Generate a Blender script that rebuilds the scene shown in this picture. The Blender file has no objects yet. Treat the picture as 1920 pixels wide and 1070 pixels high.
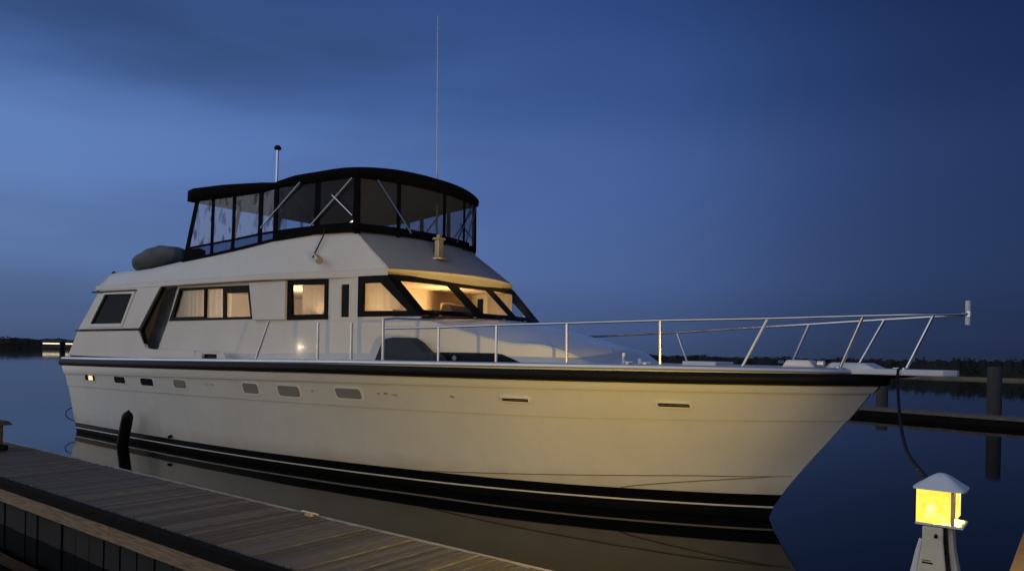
import bpy, math, random
import numpy as np
from mathutils import Vector, Matrix
from mathutils.geometry import tessellate_polygon
random.seed(7)
R = math.radians
scene = bpy.context.scene
col = scene.collection

# ------------------------------------------------------------------ camera
EYE = 2.3
cam_d = bpy.data.cameras.new('camera'); cam = bpy.data.objects.new('camera', cam_d); col.objects.link(cam)
cam.location = (0, 0, EYE)
cam_d.sensor_width = 36.0; cam_d.lens = 1387 / 1920 * 36.0
cam_d.shift_y = 127 / 1920
cam_d.clip_start = 0.05; cam_d.clip_end = 20000
cam.matrix_world = Matrix.Translation((0, 0, EYE)) @ Matrix.Rotation(R(90), 4, 'X') @ Matrix.Rotation(R(1.1), 4, 'Z')
scene.camera = cam

# ------------------------------------------------------------------ world
SUN_AZ, SUN_EL = -118.0, 7.0     # afterglow: behind and left of the camera
world = bpy.data.worlds.new('World'); scene.world = world; world.use_nodes = True
nt = world.node_tree; nt.nodes.clear()
def N(t, tree=None, **kw):
    n = (tree or nt).nodes.new(t)
    for k, v in kw.items(): setattr(n, k, v)
    return n
def math_n(tree, op, a, b=None, c=None, clamp=False):
    n = tree.nodes.new('ShaderNodeMath'); n.operation = op; n.use_clamp = clamp
    for i, x in enumerate((a, b, c)):
        if x is None: continue
        if isinstance(x, (int, float)): n.inputs[i].default_value = x
        else: tree.links.new(x, n.inputs[i])
    return n.outputs[0]
def ramp(tree, fac, stops, interp='LINEAR'):
    n = tree.nodes.new('ShaderNodeValToRGB'); cr = n.color_ramp; cr.interpolation = interp
    while len(cr.elements) < len(stops): cr.elements.new(0.5)
    for e, (p, c) in zip(cr.elements, stops):
        e.position = p; e.color = (*c, 1) if len(c) == 3 else c
    tree.links.new(fac, n.inputs[0]); return n.outputs[0]
def mixc(tree, fac, a, b, mode='MIX'):
    n = tree.nodes.new('ShaderNodeMix'); n.data_type = 'RGBA'; n.blend_type = mode
    for s, x in ((n.inputs[0], fac), (n.inputs[6], a), (n.inputs[7], b)):
        if isinstance(x, (int, float)): s.default_value = x
        elif isinstance(x, tuple): s.default_value = (*x, 1) if len(x) == 3 else x
        else: tree.links.new(x, s)
    return n.outputs[2]
tc = N('ShaderNodeTexCoord'); sep = N('ShaderNodeSeparateXYZ'); nt.links.new(tc.outputs['Generated'], sep.inputs[0])
dx, dy, dz = sep.outputs
elev = math_n(nt, 'MULTIPLY', math_n(nt, 'ARCSINE', dz), 2 / math.pi, clamp=True)   # 0 horizon, 1 zenith
base = ramp(nt, elev, [(0.0, (.058, .093, .200)), (.025, (.066, .112, .258)), (.07, (.078, .142, .350)),
                       (.15, (.073, .142, .385)), (.22, (.046, .104, .315)), (.29, (.031, .075, .250)),
                       (.5, (.020, .048, .170)), (1.0, (.012, .030, .110))], 'EASE')
hor = math_n(nt, 'SQRT', math_n(nt, 'ADD', math_n(nt, 'MULTIPLY', dx, dx), math_n(nt, 'ADD', math_n(nt, 'MULTIPLY', dy, dy), 1e-6)))
sx, sy = math.sin(R(SUN_AZ)), math.cos(R(SUN_AZ))
sdot = math_n(nt, 'DIVIDE', math_n(nt, 'ADD', math_n(nt, 'MULTIPLY', dx, sx), math_n(nt, 'MULTIPLY', dy, sy)), hor)
s01 = math_n(nt, 'MULTIPLY_ADD', sdot, .5, .5)
ang = math_n(nt, 'MULTIPLY', math_n(nt, 'ARCCOSINE', sdot), 1 / math.pi)      # 0 towards the afterglow, 1 opposite
azf = ramp(nt, ang, [(0, (0.95, 0.875, 0.7)), (0.25, (0.90, 0.83, 0.68)), (0.47, (0.79, 0.75, 0.63)), (0.56, (0.67, 0.645, 0.575)), (0.655, (0.5, 0.485, 0.47)), (0.72, (0.4, 0.4, 0.4)), (0.77, (0.235, 0.24, 0.25)), (0.82, (0.15, 0.155, 0.17)), (0.88, (0.11, 0.115, 0.135)), (1, (0.1, 0.105, 0.125))], 'B_SPLINE')      # halved here, doubled below
sky = mixc(nt, 1.0, mixc(nt, 1.0, base, azf, 'MULTIPLY'), (2.0, 2.0, 2.0), 'MULTIPLY')
# thin dark cloud bands, longest towards the left
mp = N('ShaderNodeMapping'); nt.links.new(tc.outputs['Generated'], mp.inputs[0]); mp.inputs['Rotation'].default_value = (0, R(-17), 0); mp.inputs['Scale'].default_value = (1.2, 1.5, 6.0); mp.inputs['Location'].default_value = (.10, .3, -.35)
cn = N('ShaderNodeTexNoise'); nt.links.new(mp.outputs[0], cn.inputs[0]); cn.inputs['Scale'].default_value = 1.5; cn.inputs['Detail'].default_value = 4; cn.inputs['Roughness'].default_value = .45
cl = ramp(nt, cn.outputs[0], [(.42, (0, 0, 0)), (.70, (1, 1, 1))], 'EASE')
cmask = ramp(nt, s01, [(.13, (0, 0, 0)), (.36, (1, 1, 1))], 'EASE')
cmask = math_n(nt, 'MULTIPLY', cmask, ramp(nt, elev, [(.02, (.35, .35, .35)), (.15, (.4, .4, .4)), (.24, (1, 1, 1))]))
cf = math_n(nt, 'MULTIPLY', math_n(nt, 'MULTIPLY', cl, cmask), .66)
sky = mixc(nt, cf, sky, (.026, .050, .125))
# a soft bank of haze low on the left, and heavier cloud overhead there
leftm = ramp(nt, s01, [(.22, (0, 0, 0)), (.42, (1, 1, 1))], 'EASE')
sky = mixc(nt, math_n(nt, 'MULTIPLY', math_n(nt, 'MULTIPLY', leftm, ramp(nt, elev, [(.0, (1, 1, 1)), (.025, (.75, .75, .75)), (.075, (0, 0, 0))], 'EASE')), .80), sky, (.050, .082, .180))
n3 = N('ShaderNodeTexNoise'); nt.links.new(mp.outputs[0], n3.inputs[0]); n3.inputs['Scale'].default_value = .8; n3.inputs['Detail'].default_value = 3
bank = math_n(nt, 'MULTIPLY', ramp(nt, elev, [(.17, (0, 0, 0)), (.27, (1, 1, 1))], 'EASE'), ramp(nt, n3.outputs[0], [(.3, (.45, .45, .45)), (.6, (1, 1, 1))]))
sky = mixc(nt, math_n(nt, 'MULTIPLY', math_n(nt, 'MULTIPLY', leftm, bank), .74), sky, (.027, .060, .175))
# the last of the sunset, low behind the camera
glow = math_n(nt, 'MULTIPLY', ramp(nt, s01, [(.62, (0, 0, 0)), (1.0, (1, 1, 1))], 'EASE'), ramp(nt, elev, [(0, (1, 1, 1)), (.22, (0, 0, 0))], 'EASE'))
sky = mixc(nt, math_n(nt, 'MULTIPLY', glow, .8), sky, (.62, .40, .22))
bg = N('ShaderNodeBackground'); nt.links.new(sky, bg.inputs[0]); bg.inputs[1].default_value = 1.0
wo = N('ShaderNodeOutputWorld'); nt.links.new(bg.outputs[0], wo.inputs[0])

sun_d = bpy.data.lights.new('afterglow_sun', 'SUN'); sun = bpy.data.objects.new('afterglow_sun', sun_d); col.objects.link(sun)
sun_d.energy = 1.12; sun_d.angle = R(120); sun_d.color = (.90, .905, .80)
sd = Vector((math.sin(R(SUN_AZ)) * math.cos(R(SUN_EL)), math.cos(R(SUN_AZ)) * math.cos(R(SUN_EL)), math.sin(R(SUN_EL))))
sun.rotation_euler = (-sd).to_track_quat('-Z', 'Y').to_euler()

scene.view_settings.view_transform = 'Standard'; scene.view_settings.look = 'None'
scene.view_settings.exposure = 0; scene.view_settings.gamma = 1; scene.view_settings.use_curve_mapping = False
scene.cycles.use_denoising = True
scene.cycles.max_bounces = 8; scene.cycles.transparent_max_bounces = 24
scene.cycles.caustics_reflective = False; scene.cycles.caustics_refractive = False
scene.cycles.sample_clamp_indirect = 4.0

# ------------------------------------------------------------------ materials
def mat(name, color=(.5, .5, .5), rough=.5, metal=0., spec=.5, bump=0., bscale=20., var=0., vscale=3., coat=0., stretch=(1, 1, 1), dark=None):
    m = bpy.data.materials.new(name); m.use_nodes = True; t = m.node_tree; b = t.nodes['Principled BSDF']
    b.inputs['Roughness'].default_value = rough; b.inputs['Metallic'].default_value = metal
    b.inputs['Specular IOR Level'].default_value = spec; b.inputs['Coat Weight'].default_value = coat
    b.inputs['Coat Roughness'].default_value = .12
    b.inputs['Base Color'].default_value = (*color, 1)
    if bump or var:
        c = t.nodes.new('ShaderNodeTexCoord'); mpn = t.nodes.new('ShaderNodeMapping'); t.links.new(c.outputs['Object'], mpn.inputs[0]); mpn.inputs['Scale'].default_value = stretch
    if var:
        n = t.nodes.new('ShaderNodeTexNoise'); n.inputs['Scale'].default_value = vscale; n.inputs['Detail'].default_value = 6; n.inputs['Roughness'].default_value = .62; t.links.new(mpn.outputs[0], n.inputs[0])
        d = dark or tuple(x * (1 - var) for x in color)
        o = ramp(t, n.outputs[0], [(.3, d), (.7, tuple(min(1, x * (1 + var * .35)) for x in color))])
        t.links.new(o, b.inputs['Base Color'])
        rr = math_n(t, 'MULTIPLY_ADD', n.outputs[0], .25 * var, rough - .1 * var); t.links.new(rr, b.inputs['Roughness'])
    if bump:
        n = t.nodes.new('ShaderNodeTexNoise'); n.inputs['Scale'].default_value = bscale; n.inputs['Detail'].default_value = 5; t.links.new(mpn.outputs[0], n.inputs[0])
        bp = t.nodes.new('ShaderNodeBump'); bp.inputs['Strength'].default_value = bump; bp.inputs['Distance'].default_value = .02
        t.links.new(n.outputs[0], bp.inputs['Height']); t.links.new(bp.outputs[0], b.inputs['Normal'])
    return m
M = {}
M['hull'] = mat('hull_gelcoat', (.73, .72, .66), .30, bump=.05, bscale=1.6, var=.07, vscale=.9, coat=.4)
def weather(m, c1, c2):
    """faint rain streaks, and a brown tide stain low on the topsides"""
    t = m.node_tree; b = t.nodes['Principled BSDF']; src = b.inputs['Base Color'].links[0].from_socket
    c = t.nodes.new('ShaderNodeTexCoord'); mpn = t.nodes.new('ShaderNodeMapping'); t.links.new(c.outputs['Object'], mpn.inputs[0]); mpn.inputs['Scale'].default_value = (4.5, 4.5, .30)
    n = t.nodes.new('ShaderNodeTexNoise'); n.inputs['Scale'].default_value = 1.6; n.inputs['Detail'].default_value = 7; t.links.new(mpn.outputs[0], n.inputs[0])
    o = mixc(t, ramp(t, n.outputs[0], [(.52, (0, 0, 0)), (.78, (.13, .13, .13))]), src, c1)
    sp_ = t.nodes.new('ShaderNodeSeparateXYZ'); t.links.new(c.outputs['Object'], sp_.inputs[0])
    n2 = t.nodes.new('ShaderNodeTexNoise'); n2.inputs['Scale'].default_value = 2.2; n2.inputs['Detail'].default_value = 6; t.links.new(c.outputs['Object'], n2.inputs[0])
    z = math_n(t, 'MULTIPLY_ADD', n2.outputs[0], -.5, sp_.outputs[2])
    o = mixc(t, ramp(t, z, [(.0, (.42, .42, .42)), (.30, (0, 0, 0))]), o, c2); t.links.new(o, b.inputs['Base Color'])
weather(M['hull'], (.50, .47, .38), (.40, .34, .22))
M['gel'] = mat('gelcoat', (.72, .70, .65), .38, bump=.02, bscale=3, var=.08, vscale=1.3, coat=.15)
M['visor'] = mat('tan_visor_trim', (.84, .68, .40), .4, bump=.02, var=.06, stretch=(1, .2, 6))
M['deck'] = mat('deck_gelcoat', (.62, .63, .62), .5, bump=.15, bscale=60, var=.12, vscale=2)
M['trunk'] = mat('trunk_gelcoat', (.70, .74, .76), .22, coat=.5, var=.06)
M['brow'] = mat('brow_gelcoat_shaded', (.33, .34, .34), .55, bump=.1, bscale=50, var=.08)  # gelcoat darkened: the weaker light on the brow is put into its grey
M['inner'] = mat('cabin_lining', (.62, .52, .40), .7, var=.1)
M['wood_in'] = mat('cabin_joinery', (.16, .09, .05), .5, var=.3, vscale=6)
M['rubber'] = mat('black_rubber', (.006, .0065, .008), .5, spec=.12, bump=.05, bscale=30)
M['boot'] = mat('boot_black', (.004, .0045, .006), .35, spec=.2, bump=.03, bscale=5)
M['bottom'] = mat('antifouling', (.005, .006, .008), .6, spec=.1, var=.4)
M['white'] = mat('white_stripe', (.78, .77, .72), .35, var=.05)
M['frame'] = mat('black_window_frame', (.005, .005, .006), .45, spec=.08)
M['canvas'] = mat('navy_black_canvas', (.007, .0075, .011), .9, spec=.05, bump=.35, bscale=9, var=.3, vscale=4)
M['navy'] = mat('navy_canvas', (.018, .028, .052), .7, bump=.4, bscale=6, var=.3)
M['grey_canvas'] = mat('grey_canvas', (.13, .145, .16), .85, bump=.8, bscale=7, var=.35, vscale=3)
M['steel'] = mat('stainless_steel', (.72, .71, .70), .22, metal=1., bump=.03, bscale=15)
M['pulpit'] = mat('white_fitting', (.80, .81, .82), .35, var=.1)
M['lit_plastic'] = mat('lamp_glow_plastic', (.78, .70, .50), .5, bump=.02, var=.12, vscale=9)  # warm lamp glow on the pedestal body is put into this colour
M['strake_shade'] = mat('hull_strake_shade', (.16, .14, .10), .6)  # shadow line of the hull strakes, put into a dark colour
M['toe'] = mat('aluminium_toe_rail', (.74, .77, .80), .38, metal=.75, bump=.05, bscale=12, var=.1)
M['brass'] = mat('aged_brass', (.72, .58, .36), .4, metal=.6, var=.3, vscale=30)
M['plastic'] = mat('black_plastic', (.008, .008, .010), .5, spec=.15)
M['curtain'] = mat('sheer_curtain', (.5, .46, .4), .9)
def wood(name, c, d, rough=.75, stretch=(1, 12, 12)):
    m = mat(name, c, rough, bump=.6, bscale=9, var=.5, vscale=4, stretch=stretch, dark=d)
    t = m.node_tree; b = t.nodes['Principled BSDF']                       # every board gets its own tone
    oi = t.nodes.new('ShaderNodeObjectInfo'); src = b.inputs['Base Color'].links[0].from_socket
    k = math_n(t, 'MULTIPLY_ADD', oi.outputs['Random'], .6, .66)
    cmb = t.nodes.new('ShaderNodeCombineColor')
    for i in range(3): t.links.new(k, cmb.inputs[i])
    t.links.new(mixc(t, 1.0, src, cmb.outputs[0], 'MULTIPLY'), b.inputs['Base Color'])
    return m
M['board'] = wood('weathered_board', (.150, .140, .120), (.060, .056, .050), stretch=(14, 1.6, 14))
M['trim'] = mat('pale_edge_strip', (.34, .32, .28), .6, var=.4, vscale=6, bump=.1)
M['boardx'] = wood('weathered_board_along', (.150, .135, .110), (.050, .046, .040))
M['timber'] = wood('tan_timber', (.28, .19, .11), (.10, .065, .035), stretch=(1, 14, 14))
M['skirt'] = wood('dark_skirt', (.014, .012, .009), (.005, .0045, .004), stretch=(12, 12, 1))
M['pile'] = wood('piling_wood', (.075, .07, .06), (.025, .023, .02), stretch=(9, 9, 1))
M['fardock'] = mat('pale_dock_edge', (.17, .145, .115), .8, var=.4)
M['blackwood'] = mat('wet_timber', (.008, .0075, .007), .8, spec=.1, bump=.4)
M['foliage'] = mat('dark_foliage', (.010, .013, .008), .9, var=.5, vscale=.3)
M['land'] = mat('marsh_ground', (.035, .035, .020), .95, var=.4, vscale=.1)
M['mud'] = mat('mud_bank', (.20, .17, .12), .9, var=.4, vscale=.5)
M['far_wall'] = mat('far_wall', (.05, .05, .05), .8)
M['seat'] = mat('seat_vinyl', (.18, .13, .09), .6, var=.2)

def emit(name, c, s, noise=None):
    m = bpy.data.materials.new(name); m.use_nodes = True; t = m.node_tree; b = t.nodes['Principled BSDF']
    b.inputs['Base Color'].default_value = (*[x * .6 for x in c], 1); b.inputs['Roughness'].default_value = .35
    b.inputs['Emission Color'].default_value = (*c, 1); b.inputs['Emission Strength'].default_value = s
    if noise:
        cc = t.nodes.new('ShaderNodeTexCoord'); n = t.nodes.new('ShaderNodeTexNoise'); n.inputs['Scale'].default_value = noise[0]; n.inputs['Detail'].default_value = 3; n.inputs['Distortion'].default_value = 1.5
        t.links.new(cc.outputs['Object'], n.inputs[0])
        t.links.new(ramp(t, n.outputs[0], [(.32, noise[1]), (.5, c), (.66, noise[2])]), b.inputs['Emission Color'])
    return m
M['lens'] = emit('amber_lamp_lens', (1.0, .78, .10), 1.2, (9, (.95, .60, .035), (1.0, .98, .45)))
M['farlight'] = emit('far_lit_window', (1.0, .80, .50), 1.7)
M['portlit'] = emit('lit_port', (1.0, .78, .36), 1.0, (6, (.5, .33, .12), (1.0, .9, .6)))
M['bulb'] = emit('small_bulb', (1.0, .75, .45), 3.0)

def glass(name, tint=(1, 1, 1), gl=.06, rough=.03, opaq=0., dcol=(.1, .1, .1), stain=0.):
    """clear sheet: passes light straight, mirrors by Fresnel, optional haze or stains"""
    m = bpy.data.materials.new(name); m.use_nodes = True; t = m.node_tree; t.nodes.clear()
    tr = t.nodes.new('ShaderNodeBsdfTransparent'); tr.inputs[0].default_value = (*tint, 1)
    g = t.nodes.new('ShaderNodeBsdfGlossy'); g.inputs['Roughness'].default_value = rough
    fr = t.nodes.new('ShaderNodeLayerWeight'); fr.inputs[0].default_value = .25
    f = math_n(t, 'MULTIPLY_ADD', fr.outputs['Fresnel'], .16, gl, clamp=True)
    d = t.nodes.new('ShaderNodeBsdfDiffuse'); d.inputs[0].default_value = (*dcol, 1)
    m1 = t.nodes.new('ShaderNodeMixShader')
    if stain:
        c = t.nodes.new('ShaderNodeTexCoord'); mpn = t.nodes.new('ShaderNodeMapping'); t.links.new(c.outputs['Object'], mpn.inputs[0]); mpn.inputs['Scale'].default_value = (3.2, 1, 1.3)
        n = t.nodes.new('ShaderNodeTexNoise'); n.inputs['Scale'].default_value = 1.4; n.inputs['Detail'].default_value = 5; n.inputs['Distortion'].default_value = .8; t.links.new(mpn.outputs[0], n.inputs[0])
        s = ramp(t, n.outputs[0], [(.52, (opaq, opaq, opaq)), (.64, (stain, stain, stain))])
        t.links.new(s, m1.inputs[0])
    else: m1.inputs[0].default_value = opaq
    t.links.new(tr.outputs[0], m1.inputs[1]); t.links.new(d.outputs[0], m1.inputs[2])
    m2 = t.nodes.new('ShaderNodeMixShader'); t.links.new(f, m2.inputs[0]); t.links.new(m1.outputs[0], m2.inputs[1]); t.links.new(g.outputs[0], m2.inputs[2])
    o = t.nodes.new('ShaderNodeOutputMaterial'); t.links.new(m2.outputs[0], o.inputs[0])
    return m
M['glass'] = glass('window_glass', (.95, .95, .95), .03)
M['dglass'] = glass('dark_glass', (.05, .06, .07), .0, .05, .8, (.014, .024, .036))
M['vinyl'] = glass('clear_vinyl', (.93, .95, .98), .0, .12, .03, (.04, .045, .055), .5)
M['vinyl_clean'] = glass('clear_vinyl_clean', (.88, .90, .93), .0, .15, .07, (.12, .12, .13))
M['vinyl_front'] = glass('smoky_vinyl', (.80, .80, .80), .0, .2, .40, (.13, .14, .155))
M['tint'] = glass('blue_tinted_deflector', (.50, .62, .78), .0, .08, .15, (.03, .05, .08))
M['port'] = glass('port_glass', (.4, .4, .4), .02, .08, .80, (.30, .295, .27))
M['portdark'] = glass('port_glass_dark', (.1, .1, .1), .015, .08, .9, (.006, .006, .008))
def sheer(name, c):
    m = bpy.data.materials.new(name); m.use_nodes = True; t = m.node_tree; t.nodes.clear()
    d = t.nodes.new('ShaderNodeBsdfDiffuse'); d.inputs[0].default_value = (*c, 1)
    tl = t.nodes.new('ShaderNodeBsdfTranslucent'); tl.inputs[0].default_value = (*c, 1)
    x = t.nodes.new('ShaderNodeMixShader'); x.inputs[0].default_value = .5; t.links.new(d.outputs[0], x.inputs[1]); t.links.new(tl.outputs[0], x.inputs[2])
    o = t.nodes.new('ShaderNodeOutputMaterial'); t.links.new(x.outputs[0], o.inputs[0]); return m
M['sheer'] = sheer('sheer_curtain_cloth', (.62, .57, .50))

def water_mat():
    m = bpy.data.materials.new('water'); m.use_nodes = True; t = m.node_tree; b = t.nodes['Principled BSDF']
    b.inputs['Base Color'].default_value = (.0025, .0035, .0035, 1); b.inputs['Roughness'].default_value = .035; b.inputs['IOR'].default_value = 1.333
    b.inputs['Specular IOR Level'].default_value = .13
    c = t.nodes.new('ShaderNodeTexCoord'); mpn = t.nodes.new('ShaderNodeMapping'); t.links.new(c.outputs['Object'], mpn.inputs[0]); mpn.inputs['Rotation'].default_value = (0, 0, R(-30)); mpn.inputs['Scale'].default_value = (.5, 1.0, 1)
    n = t.nodes.new('ShaderNodeTexNoise'); n.inputs['Scale'].default_value = .55; n.inputs['Detail'].default_value = 3; n.inputs['Roughness'].default_value = .35; t.links.new(mpn.outputs[0], n.inputs[0])
    n2 = t.nodes.new('ShaderNodeTexNoise'); n2.inputs['Scale'].default_value = .05; n2.inputs['Detail'].default_value = 2; t.links.new(mpn.outputs[0], n2.inputs[0])
    amp = ramp(t, n2.outputs[0], [(.4, (.25, .25, .25)), (.62, (1, 1, 1))])
    h = math_n(t, 'MULTIPLY', n.outputs[0], amp)
    bp = t.nodes.new('ShaderNodeBump'); bp.inputs['Strength'].default_value = .14; bp.inputs['Distance'].default_value = .06
    t.links.new(h, bp.inputs['Height']); t.links.new(bp.outputs[0], b.inputs['Normal'])
    return m
M['water'] = water_mat()

# ------------------------------------------------------------------ helpers
def densify(poly, d):
    out = []
    for i, p in enumerate(poly):
        q = poly[(i + 1) % len(poly)]; n = max(1, int(math.hypot(q[0] - p[0], q[1] - p[1]) / d))
        out += [(p[0] + (q[0] - p[0]) * k / n, p[1] + (q[1] - p[1]) * k / n) for k in range(n)]
    return out
class MB:
    def __init__(s): s.v, s.f = [], []
    def add(s, vs, fs):
        k = len(s.v); s.v += [tuple(map(float, v)) for v in vs]; s.f += [tuple(i + k for i in f) for f in fs]; return s
    def box(s, x0, x1, y0, y1, z0, z1):
        vs = [(x, y, z) for x in (x0, x1) for y in (y0, y1) for z in (z0, z1)]
        return s.add(vs, [(0, 1, 3, 2), (4, 6, 7, 5), (0, 4, 5, 1), (2, 3, 7, 6), (0, 2, 6, 4), (1, 5, 7, 3)])
    def hexa(s, b, t):
        """four bottom and four top points, same order"""
        return s.add(list(b) + list(t), [(3, 2, 1, 0), (4, 5, 6, 7), (0, 1, 5, 4), (1, 2, 6, 5), (2, 3, 7, 6), (3, 0, 4, 7)])
    def grid(s, rows, closed=False):
        n = len(rows[0]); k = len(s.v)
        for r in rows: s.v += [tuple(map(float, p)) for p in r]
        for i in range(len(rows) - 1):
            for j in range(n if closed else n - 1):
                a, b = k + i * n + j, k + i * n + (j + 1) % n
                s.f.append((a, b, b + n, a + n))
        return s
    def tube(s, pts, r, n=8, cap=True):
        pts = [Vector(p) for p in pts]; rs = r if isinstance(r, (list, tuple)) else [r] * len(pts); rows = []; prev = None
        for i, p in enumerate(pts):
            t = (pts[min(i + 1, len(pts) - 1)] - pts[max(i - 1, 0)]).normalized()
            if prev is None: a = t.orthogonal().normalized()
            else:
                a = prev - t * prev.dot(t); a = a.normalized() if a.length > 1e-6 else t.orthogonal().normalized()
            prev = a; b = t.cross(a)
            rows.append([p + (a * math.cos(2 * math.pi * j / n) + b * math.sin(2 * math.pi * j / n)) * rs[i] for j in range(n)])
        k = len(s.v); s.grid(rows, True)
        if cap: s.f.append(tuple(range(k + n - 1, k - 1, -1))); s.f.append(tuple(k + (len(pts) - 1) * n + j for j in range(n)))
        return s
    def sweep(s, path, prof):
        """prof: (outward, up) loop; outward is to the right of travel in plan"""
        rows = []
        for i, p in enumerate(path):
            a = Vector(path[max(i - 1, 0)]); b = Vector(path[min(i + 1, len(path) - 1)]); t = (b - a); t.z = 0; t.normalize()
            o = Vector((t.y, -t.x, 0)); rows.append([Vector(p) + o * q[0] + Vector((0, 0, q[1])) for q in prof])
        k = len(s.v); n = len(prof); s.grid(rows, True)
        s.f.append(tuple(range(k + n))[k:k + n][::-1]); s.f.append(tuple(k + (len(path) - 1) * n + j for j in range(n)))
        return s
    def plate(s, outline, fn, o0, o1, side=-1, holes=(), dens=0):
        if dens: outline = densify(outline, dens); holes = [densify(h, dens) for h in holes]
        return s.plate_(outline, fn, o0, o1, side, holes)
    def plate_(s, outline, fn, o0, o1, side=-1, holes=()):
        """polygon in (X,Z) mapped on y = side*fn(X,Z), given thickness o0..o1"""
        loops = [list(outline)] + [list(h) for h in holes]
        flat = [p for l in loops for p in l]
        tris = tessellate_polygon([[Vector((p[0], p[1], 0)) for p in l] for l in loops])
        k = len(s.v); n = len(flat)
        for o in (o0, o1):
            for (X, Z) in flat: s.v.append((X, side * (fn(X, Z) + o), Z))
        for t in tris: s.f.append(tuple(k + i for i in t)); s.f.append(tuple(k + n + i for i in reversed(t)))
        b = 0
        for l in loops:
            m = len(l)
            for i in range(m): j = (i + 1) % m; s.f.append((k + b + i, k + b + j, k + n + b + j, k + n + b + i))
            b += m
        return s
    def lathe(s, c, prof, n=16):
        rows = [[(c[0] + r * math.cos(2 * math.pi * j / n), c[1] + r * math.sin(2 * math.pi * j / n), c[2] + z) for j in range(n)] for r, z in prof]
        return s.grid(rows, True)
    def build(s, name, m, parent=None, smooth=False, origin=(0, 0, 0), bevel=0., solid=0., subd=0):
        me = bpy.data.meshes.new(name); o = origin
        me.from_pydata([(v[0] - o[0], v[1] - o[1], v[2] - o[2]) for v in s.v], [], s.f); me.materials.append(M[m] if isinstance(m, str) else m)
        import bmesh
        bm = bmesh.new(); bm.from_mesh(me); bmesh.ops.remove_doubles(bm, verts=bm.verts, dist=1e-5); bmesh.ops.recalc_face_normals(bm, faces=bm.faces)
        for f in bm.faces: f.smooth = smooth
        if smooth:
            for e in bm.edges:
                if len(e.link_faces) == 2 and e.calc_face_angle(0) > R(35): e.smooth = False
        bm.to_mesh(me); bm.free()
        ob = bpy.data.objects.new(name, me); col.objects.link(ob)
        if parent is not None: ob.parent = parent
        if solid: d = ob.modifiers.new('solid', 'SOLIDIFY'); d.thickness = solid; d.offset = 0
        if bevel: d = ob.modifiers.new('bevel', 'BEVEL'); d.width = bevel; d.segments = 2; d.limit_method = 'ANGLE'; d.harden_normals = False
        if subd: d = ob.modifiers.new('subd', 'SUBSURF'); d.levels = subd; d.render_levels = subd
        return ob
def tag(o, label=None, cat=None, group=None, kind=None):
    for k, v in (('label', label), ('category', cat), ('group', group), ('kind', kind)):
        if v: o[k] = v
    return o
def empty(name, loc=(0, 0, 0), rz=0.):
    o = bpy.data.objects.new(name, None); col.objects.link(o); o.location = loc; o.rotation_euler = (0, 0, rz); o.empty_display_size = .3; return o
def lerp(a, b, t): return a + (b - a) * t
def pl(xs, ys): return lambda x: float(np.interp(x, xs, ys))
def herm(xs, ys):
    xs = np.array(xs, float); ys = np.array(ys, float); m = np.gradient(ys, xs)
    def f(x):
        i = int(np.clip(np.searchsorted(xs, x) - 1, 0, len(xs) - 2)); h = xs[i + 1] - xs[i]; t = min(max((x - xs[i]) / h, 0), 1)
        return float((2*t**3 - 3*t**2 + 1) * ys[i] + (t**3 - 2*t**2 + t) * h * m[i] + (-2*t**3 + 3*t**2) * ys[i+1] + (t**3 - t**2) * h * m[i+1])
    return f
# the berth frame: x along the yacht towards the bow, y to port, origin at the transom on the water
YAW = R(-37.8); O = Vector((-10.159, 21.471, 0.0))
BM = Matrix.Translation(O) @ Matrix.Rotation(YAW, 4, 'Z')
def place(name, p): return empty(name, BM @ Vector(p), YAW)
def wplace(name, p, rz=0.): return empty(name, p, rz)

# ------------------------------------------------------------------ water, land, far shore
tag(MB().add([(-6000, -300, 0), (6000, -300, 0), (6000, 6000, 0), (-6000, 6000, 0)], [(0, 1, 2, 3)]).build('water', 'water'), kind='structure')
def az_pt(px, D):
    a = (px - 960) / 1387; return (a * D, D)
shore = [(-900, 420), (-200, 385), (150, 380), (420, 360), (700, 330), (1000, 280), (1250, 215), (1450, 155), (1650, 118), (1800, 103), (1920, 98), (2150, 92), (2600, 80), (3600, 70)]
sp = [az_pt(*q) for q in shore]
def shore_at(t):
    i = min(int(t), len(sp) - 2); f = t - i; return Vector((lerp(sp[i][0], sp[i+1][0], f), lerp(sp[i][1], sp[i+1][1], f), 0))
land = MB(); land.grid([[(p[0], p[1], -.3) for p in sp], [(p[0] * 1.004, p[1] * 1.004, .25) for p in sp], [(p[0] * 14, p[1] * 14, .6) for p in sp]])
tag(land.build('marsh_land', 'land'), kind='structure')
mb = MB()
bank = [(q[0], q[1], 0) for q in [az_pt(px, D) for px, D in ((1600, 124), (1720, 108), (1800, 101.5), (1920, 96.5), (2100, 90))]]
mb.sweep([Vector(p) for p in bank][::-1], [(0, -.1), (-.1, .10), (-1.2, .32), (-3.0, .30), (-3.0, -.1)])
tag(mb.build('mud_bank', 'mud'), kind='structure')
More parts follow.
